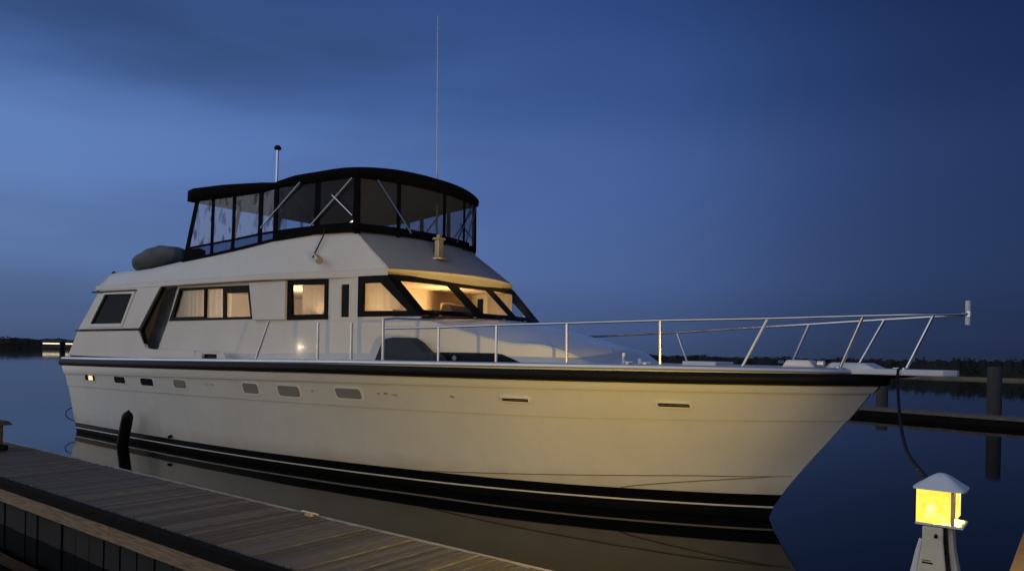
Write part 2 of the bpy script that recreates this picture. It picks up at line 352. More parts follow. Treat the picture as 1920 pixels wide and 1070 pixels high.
# scrub and trees along the far shore: one dark mass of leaf clumps
def wood_mass():
    rng = np.random.default_rng(3); V = []; F = []
    hts = [6.2, 6.1, 6.0, 5.2, 4.6, 3.6, 3.0, 2.75, 2.8, 3.0, 3.1, 3.0, 3.0, 3.0]
    T = len(sp) - 1; t = 0.0
    while t < T:
        i = min(int(t), T - 1); p = shore_at(t); L = (Vector((*sp[i+1], 0)) - Vector((*sp[i], 0))).length; D = p.length
        h = lerp(hts[i], hts[i+1], t - i) * (1 + .10 * math.sin(t * 9.1) + .07 * math.sin(t * 23.7 + 1) + .03 * rng.normal())
        w = h * (.45 + .3 * rng.random()); q = p * (1 + rng.uniform(.5, 7) / D)
        n = 60
        a = rng.random(n) * 2 * math.pi; rr = np.sqrt(rng.random(n)) * w; zz = rng.random(n) ** .75 * .86
        rr = rr * np.sqrt(np.clip(1.02 - zz ** 3, 0, 1)); s = (.07 + .10 * rng.random(n)) * h
        for k in range(n):
            c = Vector((q.x + rr[k] * math.cos(a[k]), q.y + rr[k] * math.sin(a[k]), zz[k] * h))
            u = Vector(rng.normal(size=3)).normalized(); v = u.orthogonal().normalized(); b0 = len(V); u.z *= .5
            V.extend([c + u * s[k] * .6, c + v * s[k] * .4, c - u * s[k] * .55, c - v * s[k] * .5]); F.append((b0, b0+1, b0+2, b0+3))
        t += w * .75 / L
    # the shaded inside of the scrub
    return V, F
V, F = wood_mass()
hts2 = [5.3, 5.2, 5.1, 4.5, 4.0, 3.1, 2.5, 2.25, 2.3, 2.5, 2.6, 2.5, 2.5, 2.5]
b0 = len(V)
NS = 400
for k in range(NS + 1):
    t = (len(sp) - 1) * k / NS * .9999; i = int(t); p = shore_at(t); h = lerp(hts2[i], hts2[i+1], t - i) * (1 + .06 * math.sin(t * 31) + .05 * math.sin(t * 77)); D = p.length
    for (dd, z) in ((1.0, .05), (1.6, h * .55), (3.5, h), (8., h * .96), (11, .05)):
        q = p * (1 + dd / D); V.append(Vector((q.x, q.y, z)))
for k in range(NS):
    for j in range(4): a = b0 + k * 5 + j; F.append((a, a + 1, a + 6, a + 5))
me = bpy.data.meshes.new('far_wood'); me.from_pydata([tuple(v) for v in V], [], F); me.materials.append(M['foliage'])
ob = bpy.data.objects.new('far_wood', me); col.objects.link(ob)
tag(ob, 'dark low line of trees and scrub along the far shore', 'wood', kind='stuff')
# two lit sheds on the far left shore
for (px, wid, lab) in ((96, 9.5, 'low shed with the longer bright row of windows on the far left shore'), (136, 8.0, 'low shed with a short bright window row, half hidden behind the yacht stern')):
    D = 372; x = (px - 960) / 1387 * D
    e = wplace('shore_shed', (x, D, 0)); tag(e, lab, 'shed', 'lit sheds on the far shore')
    MB().box(-wid/2, wid/2, 0, 5, .2, 3.6).build('wall', 'far_wall', e)
    MB().hexa([(-wid/2-.4, -.5, 3.604), (wid/2+.4, -.5, 3.604), (wid/2+.4, 5.5, 3.604), (-wid/2-.4, 5.5, 3.604)], [(-wid/2-.4, 2.4, 4.6), (wid/2+.4, 2.4, 4.6), (wid/2+.4, 2.6, 4.6), (-wid/2-.4, 2.6, 4.6)]).build('roof', 'far_wall', e)
    k = 4; ww = (wid - 1) / k
    for i in range(k): MB().box(-wid/2 + .5 + i * ww, -wid/2 + .38 + (i + 1) * ww, -.06, -.004, 2.5, 3.05).build('window', 'farlight', e)

# ------------------------------------------------------------------ the yacht
YC = empty('motor_yacht', O, YAW)
tag(YC, 'large white flybridge motor yacht with black canvas top, lit windows and long bow rail', 'yacht')
BS = herm([-.35,2,4,6,8,10,12,13,14,15,16,17,18,18.6,19.0], [2.48,2.6,2.7,2.75,2.75,2.71,2.6,2.47,2.29,2.05,1.72,1.3,.8,.45,.03])
BW = herm([0.05,3,6,8,10,12,14,15.2,16.2,17,17.6], [2.28,2.3,2.28,2.2,2.04,1.78,1.42,1.08,.70,.34,0.015])
XT = lambda z: .05 - .4 * z / 1.9
XS = herm([-.6,0,.17,.35,.7,1.23,1.93,2.2], [16.9,17.6,17.67,17.78,18.03,18.45,18.97,19.15])
def HB(u, z):
    bs = BS(-.35 + 19.35 * u); bw = BW(.05 + 17.55 * u); w = max(z, 0) / 1.95; p = 1 + .35 * max(0, (u - .5) / .5)
    b = bw + (bs - bw) * w ** p
    if z < 0: b *= (1 + z * .35)
    return b
def HP(u, z, off=0., side=-1):
    X = XT(z) + (XS(z) - XT(z)) * u
    e = .004; du = (HB(min(u + e, 1), z) - HB(max(u - e, 0), z)) / ((min(u + e, 1) - max(u - e, 0)) * (XS(z) - XT(z)))
    n = Vector((-du, 1, 0)).normalized(); b = max(HB(u, z), .012)
    return (X + n.x * off, side * (b + n.y * off), z)
def hy(X, z): return HB(min(max((X - XT(z)) / (XS(z) - XT(z)), 0), 1), z)
US = [i / 40 * .7 for i in range(40)] + [.7 + .3 * i / 60 for i in range(61)]
zk = {'under': lambda u: -.5, 'wl': lambda u: 0., 'wh0': pl([0, .7, .86, 1], [.105, .115, .14, .15]), 'wh1': pl([0, .7, .86, 1], [.130, .140, .165, .175]),
      'boot': pl([0, .2, .45, .58, .84, .94, 1], [.25, .25, .27, .29, .32, .34, .355]),
      'knu': pl([0, .28, .57, .72, .84, .91, 1], [1.215, 1.28, 1.335, 1.355, 1.385, 1.42, 1.475]),
      'led': pl([0, .29, .57, .72, .83, .93, 1], [1.53, 1.64, 1.74, 1.775, 1.80, 1.825, 1.85]),
      'rb': pl([0, .29, .57, .77, .88, .96, 1], [1.76, 1.83, 1.89, 1.90, 1.915, 1.945, 1.97]),
      'rt': pl([0, .15, .4, .6, .85, 1], [1.90, 1.93, 2.0, 2.06, 2.10, 2.11])}
def strip(mb, rows, n=1):
    """rows: list of (zfunc, off)"""
    for side in (-1, 1):
        out = []
        for (za, oa), (zb, ob_) in zip(rows[:-1], rows[1:]):
            for k in range(n): out.append([HP(u, lerp(za(u), zb(u), k / n), lerp(oa, ob_, k / n), side) for u in US])
        out.append([HP(u, rows[-1][0](u), rows[-1][1], side) for u in US])
        mb.grid(out)
        # transom half
        for a, b in zip(out[:-1], out[1:]):
            pa, pb = a[0], b[0]; mb.add([pa, (pa[0], 0, pa[2]), (pb[0], 0, pb[2]), pb], [(0, 1, 2, 3)])
    return mb
m_ = MB(); strip(m_, [(zk['boot'], 0), (zk['knu'], 0)], 10); strip(m_, [(zk['knu'], 0), (lambda u: zk['knu'](u) + .004, .022)])
strip(m_, [(lambda u: zk['knu'](u) + .004, .022), (zk['led'], .022)], 3); strip(m_, [(zk['led'], .022), (lambda u: zk['led'](u) + .006, .06)])
strip(m_, [(lambda u: zk['led'](u) + .006, .06), (lambda u: zk['rb'](u) - .03, .072)]); strip(m_, [(lambda u: zk['rb'](u) - .03, .072), (lambda u: zk['rb'](u) + .02, .05), (lambda u: zk['rt'](u) + .01, .02)])
hull = m_.build('hull', 'hull', YC, smooth=True)
strip(MB(), [(zk['wh1'], 0), (zk['boot'], 0)]).build('boot_topping', 'boot', YC, smooth=True)
strip(MB(), [(zk['wh0'], .002), (zk['wh1'], .002)]).build('waterline_stripe', 'white', YC, smooth=True)
strip(MB(), [(zk['under'], 0), (zk['wl'], 0), (zk['wh0'], 0)], 2).build('hull_bottom', 'bottom', YC, smooth=True)
for nm, a, b, z0, z1 in (('spray_rail_shade', .70, .997, .30, .645), ('chine_rail_shade', .885, .988, .33, .635)):
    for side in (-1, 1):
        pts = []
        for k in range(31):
            t = k / 30; u = lerp(a, b, t); z = (pl([.70, .837, .933, 1], [.30, .47, .59, .645])(u) if nm == 'spray_rail_shade' else lerp(z0, z1, t ** .8)); pts.append(HP(u, z, .004, side))
        MB().tube(pts, [.003 + .005 * min(1, 6 * (1 - k / 30)) for k in range(31)], 6).build(nm, 'strake_shade', YC, smooth=True)
# rub rail all round
def ring(off, zf, nose=True):
    st = [HP(u, zf(u), off, -1) for u in US[::-1]]; po = [HP(u, zf(u), off, 1) for u in US]
    st = [(p[0], min(p[1], -.02), p[2]) for p in st]; po = [(p[0], max(p[1], .02), p[2]) for p in po]
    return st + [(st[-1][0] - off, st[-1][1] + .1, st[-1][2]), (po[0][0] - off, po[0][1] - .1, po[0][2])] + po
zc = lambda u: (zk['rb'](u) + zk['rt'](u)) / 2
prof = [(-.05, -.075), (.03, -.08), (.08, -.06), (.105, -.01), (.10, .045), (.07, .082), (-.05, .085)]
path = [Vector(p) for p in ring(.03, zc)]
mb = MB().sweep(path, [(-a, b) for a, b in prof])
# travel is bow->stern on starboard: outward is to the right of travel = starboard side negative y
mb2 = MB().sweep(path, prof)
def outw(m):   # keep whichever lies outboard
    return max(abs(v[1]) for v in m.v)
(mb if outw(mb) > outw(mb2) else mb2).build('rub_rail', 'rubber', YC, smooth=True)
SGN = -1 if outw(mb) > outw(mb2) else 1
toe = [(-.10, .0), (.055, .018), (.065, .035), (.05, .068), (.01, .085), (-.10, .06)]
ztoe = lambda u: zk['rt'](u) - .004
MB().sweep([Vector(p) for p in ring(.0, ztoe)], [(SGN * a, b) for a, b in toe]).build('toe_rail', 'toe', YC, smooth=True)
# deck
rows = []
for u in US:
    b = max(HB(u, 1.95) - .06, .01); z = zk['rt'](u) + .03; X = XT(1.95) + (XS(1.95) - XT(1.95)) * u
    rows.append([(X, b * t, z + .05 * (1 - t * t)) for t in (-1, -.7, -.35, 0, .35, .7, 1)])
MB().grid(rows).build('deck', 'deck', YC, smooth=True)
# bow pulpit
pw = pl([18.3, 18.7, 19.4, 19.8, 19.93], [.45, .47, .36, .27, .10])
outl = [(X, -pw(X)) for X in (18.3, 18.7, 19.1, 19.4, 19.65, 19.8, 19.88, 19.93)]; outl += [(x, -y) for x, y in outl[::-1]]
n = len(outl)
MB().add([(x, y, 2.115) for x, y in outl] + [(x, y, 2.19) for x, y in outl], [tuple(range(n)), tuple(range(2*n-1, n-1, -1))] + [(i, (i+1) % n, n + (i+1) % n, n + i) for i in range(n)]).build('bow_pulpit', 'pulpit', YC, bevel=.012)
MB().add([(18.3, -.3, 1.98), (19.35, -.12, 2.08), (19.35, .12, 2.08), (18.3, .3, 1.98), (18.3, -.34, 2.112), (19.5, -.22, 2.112), (19.5, .22, 2.112), (18.3, .34, 2.112)], [(0, 1, 2, 3), (7, 6, 5, 4), (0, 4, 5, 1), (1, 5, 6, 2), (2, 6, 7, 3), (3, 7, 4, 0)]).build('pulpit_bracket', 'rubber', YC)

# hull ports
def rrect(x0, x1, z0, z1, r, n=4, sl=0.):
    pts = []
    for cx, cz, a0 in ((x1 - r, z1 - r, 0), (x0 + r, z1 - r, 90), (x0 + r, z0 + r, 180), (x1 - r, z0 + r, 270)):
        for k in range(n + 1): a = R(a0 + 90 * k / n); pts.append((cx + r * math.cos(a), cz + r * math.sin(a)))
    return pts
hyf = lambda X, Z: hy(X, Z) + .022
def grow(x0, x1, z0, z1, g): return (x0 - g, x1 + g, z0 - g, z1 + g)
ports = [(1.08, 1.71, 1.41, 1.55, 'portdark', 1), (2.85, 3.47, 1.42, 1.57, 'portdark', 0), (4.27, 4.88, 1.42, 1.58, 'portdark', 0), (5.79, 6.31, 1.43, 1.60, 'port', 0),
         (8.38, 8.87, 1.44, 1.63, 'port', 0), (9.47, 10.07, 1.44, 1.63, 'port', 0), (11.02, 11.62, 1.48, 1.65, 'port', 0)]
for side in (-1, 1):
    for (x0, x1, z0, z1, gm, lit) in ports:
        fr = MB().plate(rrect(*grow(x0, x1, z0, z1, .035), .08), hyf, -.02, .010, side, [rrect(x0, x1, z0, z1, .055)]).build('porthole', 'white', YC, smooth=True)
        MB().plate(rrect(*grow(x0, x1, z0, z1, .004), .055), hyf, -.02, .0035, side).build('pane', gm, fr)
        if lit: MB().plate(rrect(x0 + .20, x1 - .16, z0 + .012, z1 - .012, .02), hyf, .0036, .0046, side).build('lit_blind', 'portlit', fr)
    for (x0, x1, z0, z1) in ((14.30, 14.72, 1.588, 1.632), (16.50, 16.90, 1.602, 1.650)):
        fr = MB().plate(rrect(*grow(x0, x1, z0, z1, .02), .03), hyf, -.02, .028, side, [rrect(x0, x1, z0, z1, .015)], .05).build('hull_vent', 'white', YC, smooth=True)
        MB().plate(rrect(*grow(x0, x1, z0, z1, .003), .015), hyf, -.02, .016, side, (), .05).build('louver', 'boot', fr)
        MB().plate([(x0, (z0+z1)/2 - .004), (x1, (z0+z1)/2 - .004), (x1, (z0+z1)/2 + .004), (x0, (z0+z1)/2 + .004)], hyf, .016, .022, side, (), .05).build('slat', 'brass', fr)
    for (X, Z, w, h) in ((7.12, 1.545, .07, .02), (7.30, 1.543, .05, .03), (10.4, 1.565, .05, .02), (11.98, 1.59, .06, .02), (12.14, 1.59, .06, .035), (12.3, 1.585, .10, .018), (13.43, 1.60, .05, .03)):
        MB().plate([(X, Z), (X + w, Z), (X + w, Z + h), (X, Z + h)], hyf, -.01, .014, side).build('drain_fitting', 'brass', YC)
    MB().tube([(5.18, side * (hy(5.18, .33) - .02), .33), (5.18, side * (hy(5.18, .33) + .07), .30)], .035, 10).build('exhaust_outlet', 'rubber', YC)

# ---- superstructure
hs_ = pl([0, 3.8, 8.4, 12.2], [2.3, 2.3, 2.15, 1.75]); hs = lambda X, Z: hs_(X)
rs_ = pl([1.5, 8.4, 11.45], [2.5, 2.3, 1.8]); co_ = pl([1.5, 8.4, 10.35], [2.3, 2.05, 1.65])
ws = lambda X, Z: 2.5 - max(0, (Z - 2.7)) * .02
def glassy(parent, name, poly, fn, o, side, m, thick=.012): return MB().plate(poly, fn, o, o + thick, side).build(name, m, parent)
def shrink(poly, d):
    c = [sum(p[i] for p in poly) / len(poly) for i in (0, 1)]; out = []
    n = len(poly)
    for i in range(n):      # inset each edge by d
        p0, p1, p2 = Vector(poly[i-1]), Vector(poly[i]), Vector(poly[(i+1) % n])
        def nrm(a, b):
            e = (b - a).normalized(); q = Vector((-e.y, e.x)); return q if q.dot(Vector(c) - a) > 0 else -q
        n1, n2 = nrm(p0, p1), nrm(p1, p2); A = p0 + n1 * d; B = (p1 - p0); C_ = p1 + n2 * d; D_ = (p2 - p1)
        den = B.x * D_.y - B.y * D_.x; t = ((C_.x - A.x) * D_.y - (C_.y - A.y) * D_.x) / den if abs(den) > 1e-9 else 1
        q = A + B * t; out.append((q.x, q.y))
    return out
def curtain(parent, x0, x1, z0, z1, fn, inset, side, m='sheer', waves=9, amp=.014):
    rows = []
    for z in (z0, (z0 + z1) / 2, z1):
        rows.append([(lerp(x0, x1, k / 60), side * (fn(lerp(x0, x1, k / 60), z) - inset + amp * math.sin(k / 60 * waves * 2 * math.pi + .6 * math.sin(k * .37))), z) for k in range(61)])
    return MB().grid(rows).build('curtain', m, parent, smooth=True)
for side in (-1, 1):
    # aft quarter: bulwark, trim, slanted wing with its window
    MB().plate([(-.03, 2.02), (.53, 2.655), (3.80, 2.665), (4.02, 2.42), (4.16, 2.26), (4.5, 2.235), (6.30, 2.225), (6.34, 2.02)], ws, -.09, 0, side).build('aft_bulwark', 'gel', YC, bevel=.012)
    MB().plate([(6.32, 2.03), (6.38, 2.215), (6.62, 2.22), (7.42, 2.20), (7.62, 2.03)], ws, -.10, .02, side, [rrect(6.62, 7.20, 2.055, 2.165, .02)]).build('chock_housing', 'gel', YC, bevel=.006)
    MB().plate(rrect(6.60, 7.22, 2.05, 2.17, .02), ws, -.09, -.05, side).build('chock_opening', 'dglass', YC)
    MB().plate([(.42, 2.662), (3.86, 2.672), (3.86, 2.70), (.42, 2.69)], ws, -.10, .018, side).build('bulwark_trim', 'rubber', YC)
    wing = [(.56, 2.70), (3.84, 2.71), (4.77, 3.645), (1.72, 3.665)]
    win = [(1.18, 2.79), (2.99, 2.79), (3.56, 3.57), (2.02, 3.60)]
    MB().plate(wing, ws, -.10, 0, side, [win]).build('aft_wing', 'gel', YC, bevel=.008)
    fr = MB().plate(shrink(win, -.04), ws, -.006, .016, side, [shrink(win, .045)]).build('window', 'white', YC, bevel=.004)
    glassy(fr, 'pane', shrink(win, .03), ws, -.05, side, 'dglass')
    MB().plate([(1.35, 3.612), (3.66, 3.585), (3.66, 3.62), (1.35, 3.65)], ws, 0, .03, side).build('window_hood', 'rubber', YC)
    # dark edge of the wing at the companionway
    MB().plate([(3.845, 2.70), (4.775, 3.645), (4.85, 3.645), (3.92, 2.66), (4.10, 2.36), (4.03, 2.36)], ws, -.10, -.01, side).build('wing_seal', 'rubber', YC)
    # companionway recess behind the wing
    MB().box(2.6, 5.4, side * 1.93 - .03, side * 1.93 + .03, 2.05, 3.64).build('recess_wall', 'gel', YC)
    MB().box(2.56, 2.6, min(side * 1.72, side * 2.42), max(side * 1.72, side * 2.42), 2.05, 3.64).build('recess_end', 'wood_in', YC)
    # saloon side
    sw = [(5.20, 3.60), (7.78, 3.565), (7.93, 2.90), (4.80, 2.89)]
    MB().plate([(4.18, 2.04), (8.4, 2.04), (8.4, 3.64), (5.10, 3.655), (4.73, 2.88)], hs, -.06, 0, side, [sw]).build('saloon_wall', 'gel', YC, bevel=.006)
    sm = .035
    fo = shrink(sw, -.012)
    p1 = [(5.24, 3.55), (6.16, 3.545), (6.17, 2.965), (4.96, 2.965)]; p2 = [(6.22, 3.55), (6.86, 3.54), (6.88, 2.935), (6.22, 2.935)]; p3 = [(6.95, 3.44), (7.74, 3.43), (7.84, 2.94), (6.96, 2.94)]
    fr = MB().plate(fo, hs, -.045, .012, side, [p1, p2, p3]).build('window', 'frame', YC, bevel=.004)
    for p in (p1, p2, p3): glassy(fr, 'pane', shrink(p, -.01), hs, -.035, side, 'glass')
    curtain(fr, 4.9, 6.9 if side < 0 else 7.9, 2.88, 3.6, hs, .17, side, waves=11)
    # proud panel between saloon and side door
    MB().plate([(8.0, 2.865), (8.965, 2.865), (8.965, 3.615), (7.86, 3.625)], hs, .003, .075, side).build('wall_panel', 'gel', YC, bevel=.012)
    # fore part of the house side
    dw = [(8.97, 3.605), (10.03, 3.595), (10.03, 2.885), (8.985, 2.875)]
    sl = [(10.37, 3.50), (10.58, 3.50), (10.58, 2.90), (10.37, 2.90)]
    MB().plate([(8.402, 2.04), (12.2, 2.04), (12.2, 2.90), (10.79, 2.90), (10.79, 3.64), (8.402, 3.64)], hs, -.06, 0, side, [dw, sl]).build('house_side', 'gel', YC, bevel=.005)
    fr = MB().plate(shrink(dw, -.02), hs, -.045, .02, side, [[(9.06, 3.53), (9.955, 3.515), (9.96, 2.965), (9.085, 2.96)]]).build('window', 'frame', YC, bevel=.005)
    glassy(fr, 'pane', [(9.05, 3.54), (9.965, 3.525), (9.97, 2.955), (9.075, 2.95)], hs, -.03, side, 'glass')
    curtain(fr, 9.0, 10.05, 2.9, 3.58, hs, .30, side, waves=4, amp=.01)
    glassy(YC, 'slot_window', shrink(sl, -.004), hs, -.03, side, 'dglass')
    MB().plate(shrink(sl, -.022), hs, -.008, .010, side, [shrink(sl, .0)]).build('slot_frame', 'white', YC)
    # forward side window
    fo = [(10.79, 2.905), (10.79, 3.635), (11.47, 3.63), (12.2, 2.93), (12.2, 2.905)]
    pn = [(10.91, 3.01), (10.91, 3.51), (11.32, 3.50), (11.94, 3.0)]
    fr = MB().plate(fo, hs, -.05, .012, side, [pn]).build('window', 'frame', YC, bevel=.004)
    glassy(fr, 'pane', shrink(pn, -.012), hs, -.035, side, 'glass')
    curtain(fr, 10.82, 11.58, 3.04, 3.56, hs, .20, side, waves=4, amp=.012)
    # seams on the lower house side
    MB().plate([(8.02, 2.845), (10.75, 2.845), (10.75, 2.857), (8.02, 2.857)], hs, -.001, .012, side).build('wall_moulding', 'gel', YC)
    # lid hook: bottom skirt
    MB().plate([(4.2, 2.05), (12.2, 2.08), (12.2, 2.13), (4.2, 2.11)], hs, .001, .014, side).build('wall_base', 'wood_in', YC)
    # roof edge fascia and flybridge coaming
    xs = [1.55, 3, 4.5, 6, 7.2, 8.4, 9.2, 10, 10.8, 11.45]
    zb = pl([1.5, 8.2, 11.45], [3.665, 3.645, 3.60]); zt = pl([1.5, 8.2, 11.45], [3.79, 3.765, 3.755])
    path = [Vector((X, side * rs_(X), 0)) for X in xs]
    rows = []
    for o, zz in ((-.25, zb), (-.012, zb), (0, lambda X: zb(X) + .012), (0, lambda X: zt(X) - .012), (-.015, zt), (-.25, zt)):
        rows.append([(X, side * (rs_(X) + o), zz(X)) for X in xs])
    MB().grid(rows + [rows[0]]).build('roof_fascia', 'gel', YC, smooth=True)
    # coaming side: leans in
    ctop = herm([1.6, 1.8, 2.1, 3.47, 5.08, 6.33, 7.47, 8.49, 9.42, 10.38], [3.92, 4.06, 4.095, 4.105, 4.21, 4.28, 4.36, 4.45, 4.525, 4.515])
    xs2 = [1.62, 1.7, 1.8, 1.95, 2.1, 2.6, 3.2, 3.8, 4.4, 5.08, 5.7, 6.33, 6.9, 7.47, 8.0, 8.4, 8.9, 9.42, 9.9, 10.36]
    foot = lambda X: 1.62 + (X - 1.62) * (11.43 - 1.62) / (10.36 - 1.62)
    r0 = [(foot(X), side * (rs_(foot(X)) - .02), zt(foot(X)) - .02) for X in xs2]; r1 = [(X, side * co_(X), ctop(X)) for X in xs2]
    mid = [[tuple(lerp(a[i], b[i], t) for i in range(3)) for a, b in zip(r0, r1)] for t in (.25, .5, .75)]
    r2 = [(X, side * (co_(X) - .02), ctop(X) + .012) for X in xs2]; r3 = [(X, side * (co_(X) - .10), ctop(X) + .008) for X in xs2]; r4 = [(X, side * (co_(X) - .12), min(3.98, ctop(X) - .02)) for X in xs2]
    MB().grid([r0] + mid + [r1, r2, r3, r4]).build('flybridge_coaming', 'gel', YC, smooth=True)
# window in the saloon frame keeps company with the interior
MB().hexa([(1.5, -2.3, 3.66), (11.3, -1.7, 3.60), (11.3, 1.7, 3.60), (1.5, 2.3, 3.66)], [(1.62, -2.3, 3.99), (10.5, -1.55, 3.99), (10.5, 1.55, 3.99), (1.62, 2.3, 3.99)]).build('house_roof', 'gel', YC)
rows = [[(X, t * (co_(X) - .05), min(ctop(X), 4.10) - .02 + .03 * (1 - t * t)) for t in (-1, -.5, 0, .5, 1)] for X in (1.62, 1.75, 2.1, 3, 4, 5.0)]
MB().grid(rows).build('aft_roof_deck', 'deck', YC, smooth=True)
MB().add([(1.5, -2.48, 3.66), (1.5, 2.48, 3.66), (1.62, 2.3, 4.0), (1.62, -2.3, 4.0)], [(0, 1, 2, 3)]).build('roof_aft_edge', 'gel', YC, solid=.03)
MB().add([(.53, -2.45, 2.66), (.53, 2.45, 2.66), (1.7, 2.45, 3.66), (1.7, -2.45, 3.66)], [(0, 1, 2, 3)]).build('aft_bulkhead', 'gel', YC, solid=.05)
MB().add([(-.03, -2.45, 2.0), (-.03, 2.45, 2.0), (.53, 2.45, 2.66), (.53, -2.45, 2.66)], [(0, 1, 2, 3)]).build('transom_bulwark', 'gel', YC, solid=.05)
# visor: plan curve
def arc(xc, drop, b, p=2.0, n=36): return [(xc - drop * abs(t) ** p, b * t) for t in [(-1 + 2 * k / n) for k in range(n + 1)]]
vis = [(-.42, 1.72, 3.585), (-.30, 1.75, 3.572), (-.22, 1.78, 3.575), (-.195, 1.80, 3.592), (-.17, 1.80, 3.625), (-.14, 1.80, 3.632), (-.10, 1.80, 3.675), (-.065, 1.80, 3.682), (-.01, 1.80, 3.725), (0, 1.80, 3.745), (-.015, 1.795, 3.757), (-.05, 1.79, 3.766)]
MB().grid([[(x + dx_, y, z) for x, y in arc(12.0, .55, b)] for dx_, b, z in vis]).build('visor', 'visor', YC, smooth=True)
# brow: raked front of the flybridge
at = arc(10.78, .40, 1.65, 2.2); ab = arc(11.95, .52, 1.79)
rows = []
for k in range(9):
    t = k / 8; rows.append([(lerp(a[0], c[0], t), lerp(a[1], c[1], t), lerp(4.515, 3.766, t) + .01 * math.sin(math.pi * t)) for a, c in zip(at, ab)])
rows.insert(0, [(a[0] - .02, a[1] * .99, 4.525) for a in at]); rows.insert(0, [(a[0] - .12, a[1] * .93, 4.52) for a in at]); rows.insert(0, [(a[0] - .14, a[1] * .92, 3.98) for a in at])
MB().grid(rows).build('flybridge_brow', 'brow', YC, smooth=True)
for s in (-1, 1): MB().tube([(11.435, s * 1.79, 3.765), (10.90, s * 1.72, 4.14), (10.375, s * 1.645, 4.515)], .018, 8).build('corner_moulding', 'gel', YC, smooth=True)
# windshield
def WS(t, s, off=0.):
    """t -1..1 across, s 0 base .. 1 top"""
    xb, yb = 12.55 - .35 * t * t, 1.75 * t; xt, yt = 11.72 - .27 * t * t, 1.80 * t
    return (lerp(xb, xt, s) + off * .8, lerp(yb, yt, s), lerp(2.93, 3.64, s) + off * .6)
def wsgrid(t0, t1, s0, s1, off, n=14, t0b=None, t1b=None):
    t0b = t0 if t0b is None else t0b; t1b = t1 if t1b is None else t1b
    return [[WS(lerp(lerp(t0, t0b, 1 - s), lerp(t1, t1b, 1 - s), k / n), lerp(s0, s1, s), off) for k in range(n + 1)] for s in (0, .33, .66, 1)]
wf = MB()
def slab(*a, **k):
    g0 = wsgrid(*a, .0, **k); g1 = wsgrid(*a, .022, **k)
    wf.grid(g0); wf.grid(g1)
    for e in (0, -1): wf.grid([g0[e], g1[e]])
    wf.grid([[r[0] for r in g0], [r[0] for r in g1]]); wf.grid([[r[-1] for r in g0], [r[-1] for r in g1]])
slab(-1, 1, 0, .105, n=40); slab(-1, 1, .85, 1, n=40)
for a, b in ((-1, -.93), (-.37, -.23), (.23, .37), (.93, 1)): slab(a, b, .105, .85, n=3)
ws_fr = wf.build('windshield', 'frame', YC)
for a, b in ((-.94, -.36), (-.24, .24), (.36, .94)): MB().grid(wsgrid(a, b, .09, .87, .006)).build('pane', 'glass', ws_fr, smooth=True)
# cowl below the windshield and the fore trunk cabin
tw = pl([11.4, 12.2, 13.3, 14.1, 14.9, 15.3, 15.5, 15.62], [1.80, 1.74, 1.60, 1.50, 1.36, 1.15, .8, .35])
zs = herm([11.4, 12.2, 12.8, 13.35, 13.96, 14.59, 14.95, 15.3, 15.62], [2.885, 2.86, 2.72, 2.59, 2.47, 2.43, 2.33, 2.17, 2.12])
zc_ = herm([11.4, 12.4, 12.97, 13.4, 14.02, 14.57, 15.1, 15.4, 15.62], [2.92, 2.92, 2.885, 2.81, 2.70, 2.54, 2.37, 2.20, 2.13])
X_ = [11.4 + k * (15.62 - 11.4) / 44 for k in range(45)]
side_rows = lambda s: [[(X, s * tw(X), 2.04) for X in X_], [(X, s * tw(X), zs(X) - .03) for X in X_], [(X, s * (tw(X) - .03), zs(X)) for X in X_]]
for s in (-1, 1): MB().grid(side_rows(s)).build('trunk_side', 'gel', YC, smooth=True)
MB().grid([[(X, t * (tw(X) - .03), zs(X) + (zc_(X) - zs(X)) * (1 - t * t)) for X in X_] for t in [-1 + k / 8 for k in range(17)]] ).build('trunk_top', 'trunk', YC, smooth=True)
MB().add([(15.62, -.36, 2.0), (15.62, .36, 2.0), (15.62, .36, 2.14), (15.62, -.36, 2.14)], [(0, 1, 2, 3)]).build('trunk_front', 'gel', YC)
twf = lambda X, Z: tw(X)
for side in (-1, 1):
    MB().plate([(12.5, 2.10), (12.5, 2.27), (12.62, 2.295), (13.2, 2.297), (13.3, 2.297), (13.72, 2.297), (13.86, 2.28), (14.02, 2.22), (14.2, 2.15), (14.3, 2.10), (13.3, 2.10)], twf, .002, .016, side).build('side_light', 'dglass', YC)
    MB().plate([(12.48, 2.085), (14.9, 2.105), (14.9, 2.12), (12.48, 2.10)], twf, .002, .02, side).build('trunk_trim', 'rubber', YC)
MB().tube([(12.95, -tw(12.95) - .015, 2.20), (12.95, -tw(12.95) - .035, 2.20)], .045, 14).build('deck_fitting', 'brass', YC)
# cabin interior
MB().box(4.3, 12.1, -1.70, 1.70, 2.30, 2.34).build('cabin_sole', 'wood_in', YC)
MB().hexa([(4.9, -2.15, 3.622), (11.35, -1.75, 3.575), (11.35, 1.75, 3.575), (4.9, 2.15, 3.622)], [(4.9, -2.15, 3.645), (11.35, -1.75, 3.59), (11.35, 1.75, 3.59), (4.9, 2.15, 3.645)]).build('headliner', 'inner', YC)
MB().box(4.75, 4.80, -2.1, 2.1, 2.34, 3.62).build('saloon_bulkhead', 'inner', YC)
MB().box(10.15, 10.20, -1.92, 1.92, 2.34, 3.60).build('cabin_bulkhead', 'inner', YC)
for s in (-1, 1):
    MB().hexa([(4.9, s * 1.6, 2.34), (8.3, s * 1.6, 2.34), (8.3, s * 2.0, 2.34), (4.9, s * 2.0, 2.34)], [(4.9, s * 1.65, 2.9), (8.3, s * 1.65, 2.9), (8.3, s * 2.0, 2.95), (4.9, s * 2.0, 2.95)]).build('settee', 'seat', YC, bevel=.04)
